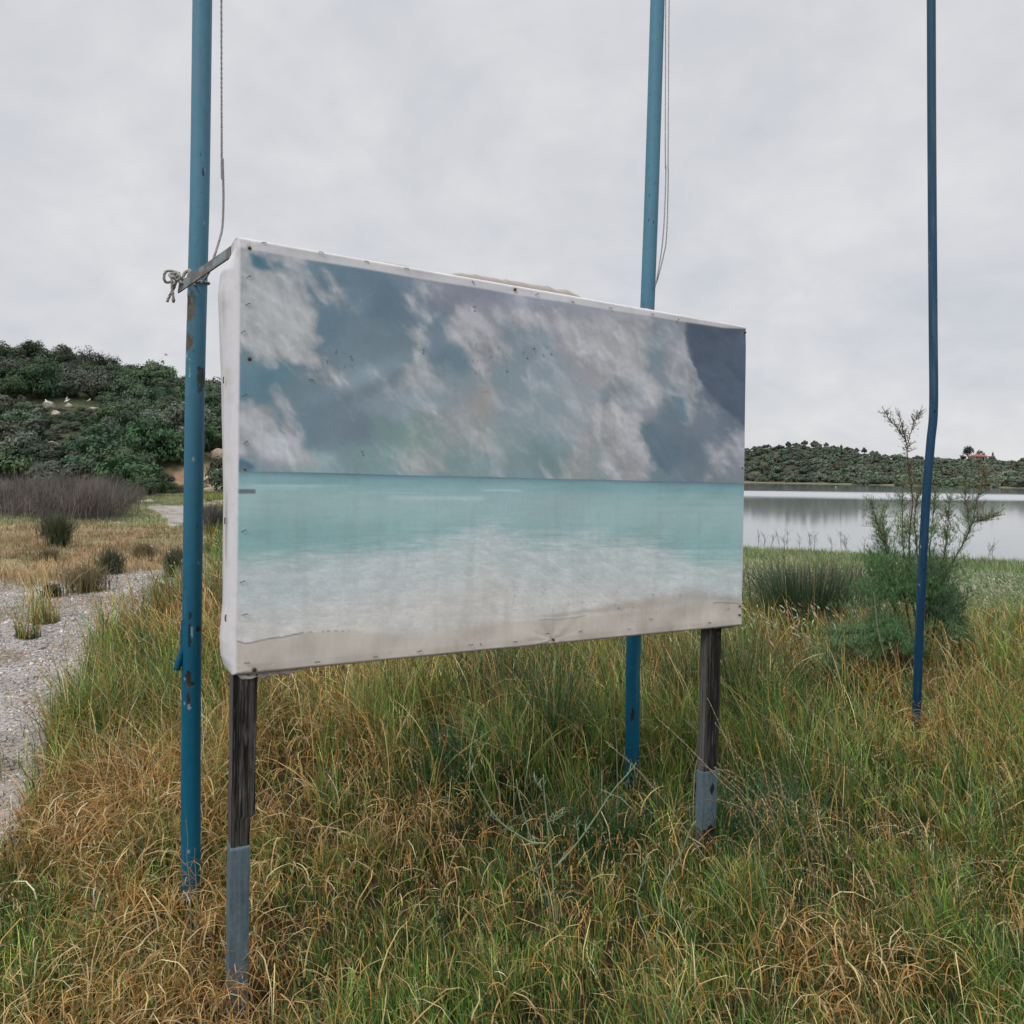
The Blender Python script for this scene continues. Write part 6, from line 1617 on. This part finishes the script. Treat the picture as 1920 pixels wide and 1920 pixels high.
# ---- far shore ---------------------------------------------------------
def far_bank():
    rng = np.random.default_rng(71)
    gname = 'bushes on the far side of the lake'
    spec = [((.058, .105, .060), (.105, .16, .09), 'dark green bush across the lake', 31), ((.085, .11, .078), (.14, .165, .12), 'grey green bush across the lake', 32),
            ((.085, .13, .075), (.13, .18, .10), 'fresh green bush across the lake', 33), ((.085, .095, .062), (.12, .13, .088), 'brownish bush across the lake', 34)]
    protos = [make_bush('bush', s, 1.0, 1.25, 8, 1100, .17, (a, b), .02, .7, label=l, group=gname) for (a, b, l, s) in spec]
    used = [False] * 4; n = 0; pts = []
    mass = G()
    mv = []
    for p in protos:
        me = p.children[0].data if 'crown' in p.children[0].name else p.children[1].data
        a = np.zeros(len(me.vertices) * 3, np.float32); me.vertices.foreach_get('co', a)
        c = np.zeros(len(me.vertices) * 4, np.float32); me.color_attributes['Col'].data.foreach_get('color', c)
        mv.append((a.reshape(-1, 4, 3), c.reshape(-1, 4, 4)[..., :3]))
    def put(x, y, r, k, hz=1.0, single=False):
        z = float(Hgt(x, y)) - .1 * r
        if used[k] and not single:
            V, C = mv[k]; s_ = rng.random(len(V)) < .5; V = V[s_]; C = C[s_] * rng.uniform(.75, 1.25)
            an = rng.uniform(0, 6.28); ca, sa = math.cos(an), math.sin(an)
            W = np.stack([V[..., 0] * ca - V[..., 1] * sa, V[..., 0] * sa + V[..., 1] * ca, V[..., 2] * hz], -1) * r + np.array([x, y, z])
            cen = W.mean(1, keepdims=True); W = cen + (W - cen) * 1.35
            mass.add(W.reshape(-1, 3), np.arange(W.shape[0] * 4).reshape(-1, 4), None, C.reshape(-1, 3)); return
        if not used[k]:
            used[k] = True; p = protos[k]; p.location = (x, y, z); p.scale = (r, r, r * hz); return
        c_ = copy_tree(protos[k], (x, y, z), rng.uniform(0, 6.28), (r, r, r * hz))
        u, v = proj(np.array([x, y, z + r]))
        c_['label'] = f"{'large' if r > 4.8 else ('medium' if r > 3.7 else 'small')} {spec[k][2]}, {'on the crest' if v < 852 else ('near the hilltop' if v < 864 else ('halfway up the hill' if v < 877 else 'near the waterline'))}, {'by the billboard edge' if u < 1430 else ('left part' if u < 1480 else 'right part')}"
    tries = 0
    used[:] = [u_ for u_ in used]
    hold = list(used); used[:] = [True] * 4
    for _ in range(230):
        a = rng.uniform(-.05, .30); y = float(shore_far(a)) + rng.uniform(20, 168); put(a * y, y, rng.uniform(3, 6.5), int(rng.choice(4)), rng.uniform(.85, 1.2))
    for _ in range(90):
        a = rng.uniform(-.345, -.13); y = rng.uniform(52, 125); put(a * y, y, rng.uniform(1.4, 2.8), int(rng.choice(4)), rng.uniform(.95, 1.3))
    used[:] = hold
    while n < 520 and tries < 60000:
        tries += 1
        a = rng.uniform(.305, .70); dyf = rng.uniform(18, 168); y = float(shore_far(a)) + dyf; x = a * y
        u, v = proj(np.array([x, y, float(Hgt(x, y))]))
        # open slopes on the left of the far hill, thick scrub to the right and low down
        dens = np.interp(u, [1390, 1450, 1520, 1600, 1900], [.45, .55, .75, 1.0, 1.0]) * (1 if dyf > 40 or u > 1560 else .45)
        if dyf < 30 and u < 1700: dens *= .25
        if dyf > 140: dens *= .35
        if rng.random() > dens: continue
        r = rng.uniform(2.6, 6.2)
        if any((x - q[0]) ** 2 + (y - q[1]) ** 2 < (.55 * (r + q[2])) ** 2 for q in pts): continue
        pts.append((x, y, r))
        put(x, y, r, int(rng.choice(4, p=[.42, .33, .09, .16])), rng.uniform(.85, 1.2), single=(u < 1545)); n += 1
    tag(mass.build('scrub', MAT_LEAF, None, smooth=False), kind='stuff')
    # bright bush and the trees on the far ridge
    labs = 'small round tree on the ridge across the lake'
    tp = make_bush('tree', 77, .62, 1.0, 8, 900, .10, ((.050, .075, .048), (.090, .11, .075)), .34, .6, label=labs, cat='tree', group='trees along the ridge across the lake')
    first = True
    for (u, hh, wd) in ((1412, 4.5, 5), (1434, 5.5, 7), (1440, 5, 5), (1461, 5.5, 6), (1479, 8, 6.5), (1493, 5.5, 7), (1508, 7.5, 6), (1526, 8, 6), (1530, 6.5, 8), (1549, 6.5, 4.5), (1564, 4.5, 4), (1577, 6, 2.6), (1588, 5.5, 6), (1594, 5, 6), (1607, 6, 5), (1621, 8, 5), (1635, 6.5, 4.5), (1643, 6.5, 4.5), (1660, 4.5, 5), (1697, 5, 6), (1720, 6, 9), (1758, 4, 6)):
        a = (u - 960) / F; y = float(shore_far(a)) + rng.uniform(160, 172); x = px(u, 850, y)[0]
        z = float(Hgt(x, y)) - .6
        if first: tp.location = (x, y, z); tp.scale = (wd, wd, hh); first = False
        else: copy_tree(tp, (x, y, z), rng.uniform(0, 6), (wd, wd, hh))
    for i, (u, hh, wd, lab, tr) in enumerate(((1816, 16, 9, 'tall spreading tree left of the red roofed house across the lake', .35), (1838, 12, 5, 'small umbrella shaped pine behind the red roofed house', .6), (1862, 12, 2.4, 'narrow dark cypress right of the red roofed house', .05), (1808, 8, 7, 'low bushy tree at the foot of the tall one beside the house', .2))):
        a = (u - 960) / F; y = float(shore_far(a)) + (172 if i != 1 else 196); x = px(u, 850, y)[0]
        t = make_bush('tree', 80 + i, .5, 1.0, 8, 900, .07, ((.040, .062, .042), (.075, .095, .06)), tr, .62 if i != 1 else .8, label=lab, cat='tree')
        t.location = (x, y, float(Hgt(x, y)) - .6); t.scale = (wd, wd, hh) if i != 1 else (wd * 1.3, wd * 1.3, hh)
    # house
    a = (1839 - 960) / F; y = float(shore_far(a)) + 170; x = px(1839, 870, y)[0]
    z = px(1839, 864, y)[2]
    root = empty('house', (x, y, z)); tag(root, 'low white house with a red tiled roof on the far ridge at the right', 'house')
    wd, dp, hh = 10.5, 8.0, 3.4
    def B(g, x0, x1, y0, y1, z0, z1, c): box(g, (x + x0, y + y0, z + z0), (x1 - x0, 0, 0), (0, y1 - y0, 0), (0, 0, z1 - z0), c)
    g = G(); B(g, -wd / 2, wd / 2, 0, dp, -9, hh * .95, (.52, .49, .45)); g.build('wall', MAT_PLAIN, root, smooth=False)
    g = G(); o = 1.4; rz = hh
    V = np.array([(-wd / 2 - o, -o - 1.2, rz), (wd / 2 + o, -o - 1.2, rz), (wd / 2 + o, dp + o, rz), (-wd / 2 - o, dp + o, rz), (-wd / 4, dp / 2 - .5, rz + 1.9), (wd / 4, dp / 2 - .5, rz + 1.9)]) + np.array([x, y, z])
    g.add(V, [(0, 1, 5, 4), (2, 3, 4, 5), (0, 3, 2, 1)], [(1, 2, 5), (3, 0, 4)], (.30, .12, .09)); g.build('roof', MAT_PLAIN, root, smooth=False)
    for k, xx in enumerate((-3.8, -.6, 2.4)):
        g = G(); B(g, xx - .9, xx + .9, -.06, .03, .3, 2.5, (.035, .03, .03)); g.build('window', MAT_PLAIN, root, smooth=False)
    for xx in (-5.6, -1.9, 1.9, 5.6):
        g = G(); B(g, xx - .16, xx + .16, -1.9, -1.6, -1.5, hh * .97, (.5, .46, .42)); g.build('porch_column', MAT_PLAIN, root, smooth=False)
    g = G(); B(g, 2.2, 2.9, 3, 3.7, rz + .5, rz + 2.9, (.45, .40, .36)); g.build('chimney', MAT_PLAIN, root, smooth=False)
    # shed by the water
    a = (1496 - 960) / F; y = float(shore_far(a)) + 34; x = px(1496, 890, y)[0]; z = float(Hgt(x, y)) - .3
    root = empty('shed', (x, y, z)); tag(root, 'small brown roofed shed among bushes near the far shore', 'shed')
    g = G(); B(g, -4, 4, 0, 4, 0, 2.0, (.17, .14, .12)); g.build('wall', MAT_PLAIN, root, smooth=False)
    g = G(); V = np.array([(-5.2, -1, 1.9), (4.8, -1, 2.2), (5.0, 5, 3.6), (-5.2, 5, 3.2)]) + np.array([x, y, z]); V = np.vstack([V, V + np.array([0, 0, .15])])
    g.add(V, [(0, 3, 2, 1), (4, 5, 6, 7), (0, 1, 5, 4), (1, 2, 6, 5), (2, 3, 7, 6), (3, 0, 4, 7)], None, (.16, .10, .085)); g.build('roof', MAT_PLAIN, root, smooth=False)
    # red roof above the left hill
    d = 150; c = px(352, 718, d)
    root = empty('house', (c[0], c[1], c[2])); tag(root, 'house with an orange tiled roof showing over the left hill beside the pole', 'house')
    x, y, z = c
    g = G(); B(g, -2.9, 3.0, 0, 6, -6, 0.2, (.50, .45, .38)); g.build('wall', MAT_PLAIN, root, smooth=False)
    g = G(); V = np.array([(-3.6, -.6, .2), (3.2, -.6, .2), (3.2, 6.6, .2), (-3.6, 6.6, .2), (-1.2, 3, 1.35), (1.4, 3, 1.35)]) + c
    g.add(V, [(0, 1, 5, 4), (2, 3, 4, 5), (0, 3, 2, 1)], [(1, 2, 5), (3, 0, 4)], (.42, .19, .13)); g.build('roof', MAT_PLAIN, root, smooth=False)
    g = G(); tube(g, [c + np.array([-.6, 3, 1.2]), c + np.array([-.6, 3, 2.4])], .03, 5, (.2, .2, .2)); tube(g, [c + np.array([-1.1, 3, 2.0]), c + np.array([.1, 3, 2.1])], .025, 5, (.2, .2, .2)); g.build('antenna', MAT_METAL, root)
    g = G(); B(g, -2.4, -2.0, 2.6, 3.0, .5, 1.5, (.35, .3, .27)); g.build('chimney', MAT_PLAIN, root, smooth=False)
far_bank()

# ---- gulls -------------------------------------------------------------
def gull(p, s, face, label, wings=None, pitch=.5, sit=False):
    """body, neck and head are one surface; s = body length"""
    g = G(); w, gy, dk = (.80, .80, .78), (.42, .44, .46), (.05, .05, .05)
    c, si = math.cos(face), math.sin(face)
    def R(v): v = np.asarray(v, float) * s; return np.stack([p[0] + v[..., 0] * c - v[..., 1] * si, p[1] + v[..., 0] * si + v[..., 1] * c, p[2] + v[..., 2]], -1)
    cp, sp = math.cos(pitch), math.sin(pitch)
    ax = [(-.52, 0, .0, .015), (-.42, 0, 0, .05), (-.25, 0, 0, .12), (0, 0, 0, .17), (.18, 0, .01, .155), (.30, 0, .06, .11), (.36, 0, .14, .085), (.40, 0, .20, .09), (.46, 0, .22, .085), (.52, 0, .21, .05), (.58, 0, .20, .02), (.63, 0, .185, .006)]
    P = np.array([(a * cp - z * sp * .3, 0, a * sp + z + .33) for a, _, z, _ in ax]); rad = np.array([q[3] for q in ax]) * s
    cols = np.array([dk, gy, w, w, w, w, w, w, w, w, (.6, .42, .08), (.6, .42, .08)])
    tube(g, R(P), rad, 12, cols)
    if not sit:
        for sy in (-.05, .05): tube(g, R(np.array([(0, sy, .22), (.01, sy, .0), (.07, sy, -.01)])), .012 * s, 5, (.5, .35, .2))
    if wings is None:
        for sy in (-1, 1):
            tube(g, R(np.array([(.15 * cp, sy * .13, .38 + .15 * sp), (-.1 * cp, sy * .165, .36 - .1 * sp), (-.4 * cp, sy * .10, .34 - .42 * sp), (-.62 * cp, sy * .03, .34 - .60 * sp)])), np.array([.03, .075, .05, .008]) * s, 8, np.array([gy, gy, gy, dk]))
    else:
        for sy in (-1, 1):
            L1, L2, a1, a2 = wings
            x1, z1 = L1 * math.cos(a1), L1 * math.sin(a1); x2, z2 = x1 + L2 * math.cos(a2), z1 + L2 * math.sin(a2)
            rows = []
            for (yy, zz_, ch) in ((.08, .0, .28), (x1 * .5, z1 * .5, .30), (x1, z1, .26), ((x1 + x2) / 2, (z1 + z2) / 2, .18), (x2, z2, .03)):
                for q in (0, 1, 2): rows.append((.12 - ch * q / 2 + (.05 if yy < x1 else -.03), sy * yy, .37 + zz_ + (.02 if q == 1 else 0)))
            V = R(np.array(rows)); V = np.vstack([V, V - np.array([0, 0, .015 * s])])
            Q = [(3 * i + j, 3 * i + 3 + j, 3 * i + 4 + j, 3 * i + 1 + j) for i in range(4) for j in range(2)]
            Q += [tuple(15 + k for k in q[::-1]) for q in Q[:8]]
            g.add(V, Q, None, np.vstack([np.tile(gy, (12, 1)), np.tile(dk, (3, 1)), np.tile(w, (12, 1)), np.tile(dk, (3, 1))]))
    return tag(g.build('gull', MAT_BIRD, None, origin=p), label, 'gull', 'white gulls')
p = ground_at(91, 766, 40, 200); p = p + np.array([-.1, -.2, .55]); gull(p, .5, 2.6, 'small white gull perched on the left boulder of the hillside')
p = ground_at(131, 766, 40, 200); p = p + np.array([0, -.6, .55]); gull(p, .55, .3, 'white gull with wings raised on the hillside rocks', wings=(.45, .5, 1.35, 1.75), pitch=.3)
p = ground_at(171, 762, 40, 200); p = p + np.array([0, -.5, .45]); gull(p, .45, .4, 'small white gull perched on the right rock of the hillside')
gull(px(311, 668, 85), .5, .4, 'tiny gull flying in the sky above the left hill', wings=(.5, .6, .35, -.12), pitch=0.05, sit=True)
p = px(1567, 914, 300); p = px(1567, 914, (EYE[2] - WATER) / ((914 - 895.3) / F)); p[2] = WATER - .12
gull(p, 1.0, 1.6, 'lone white bird floating on the lake near the far shore', pitch=.05, sit=True)
#@@V2E
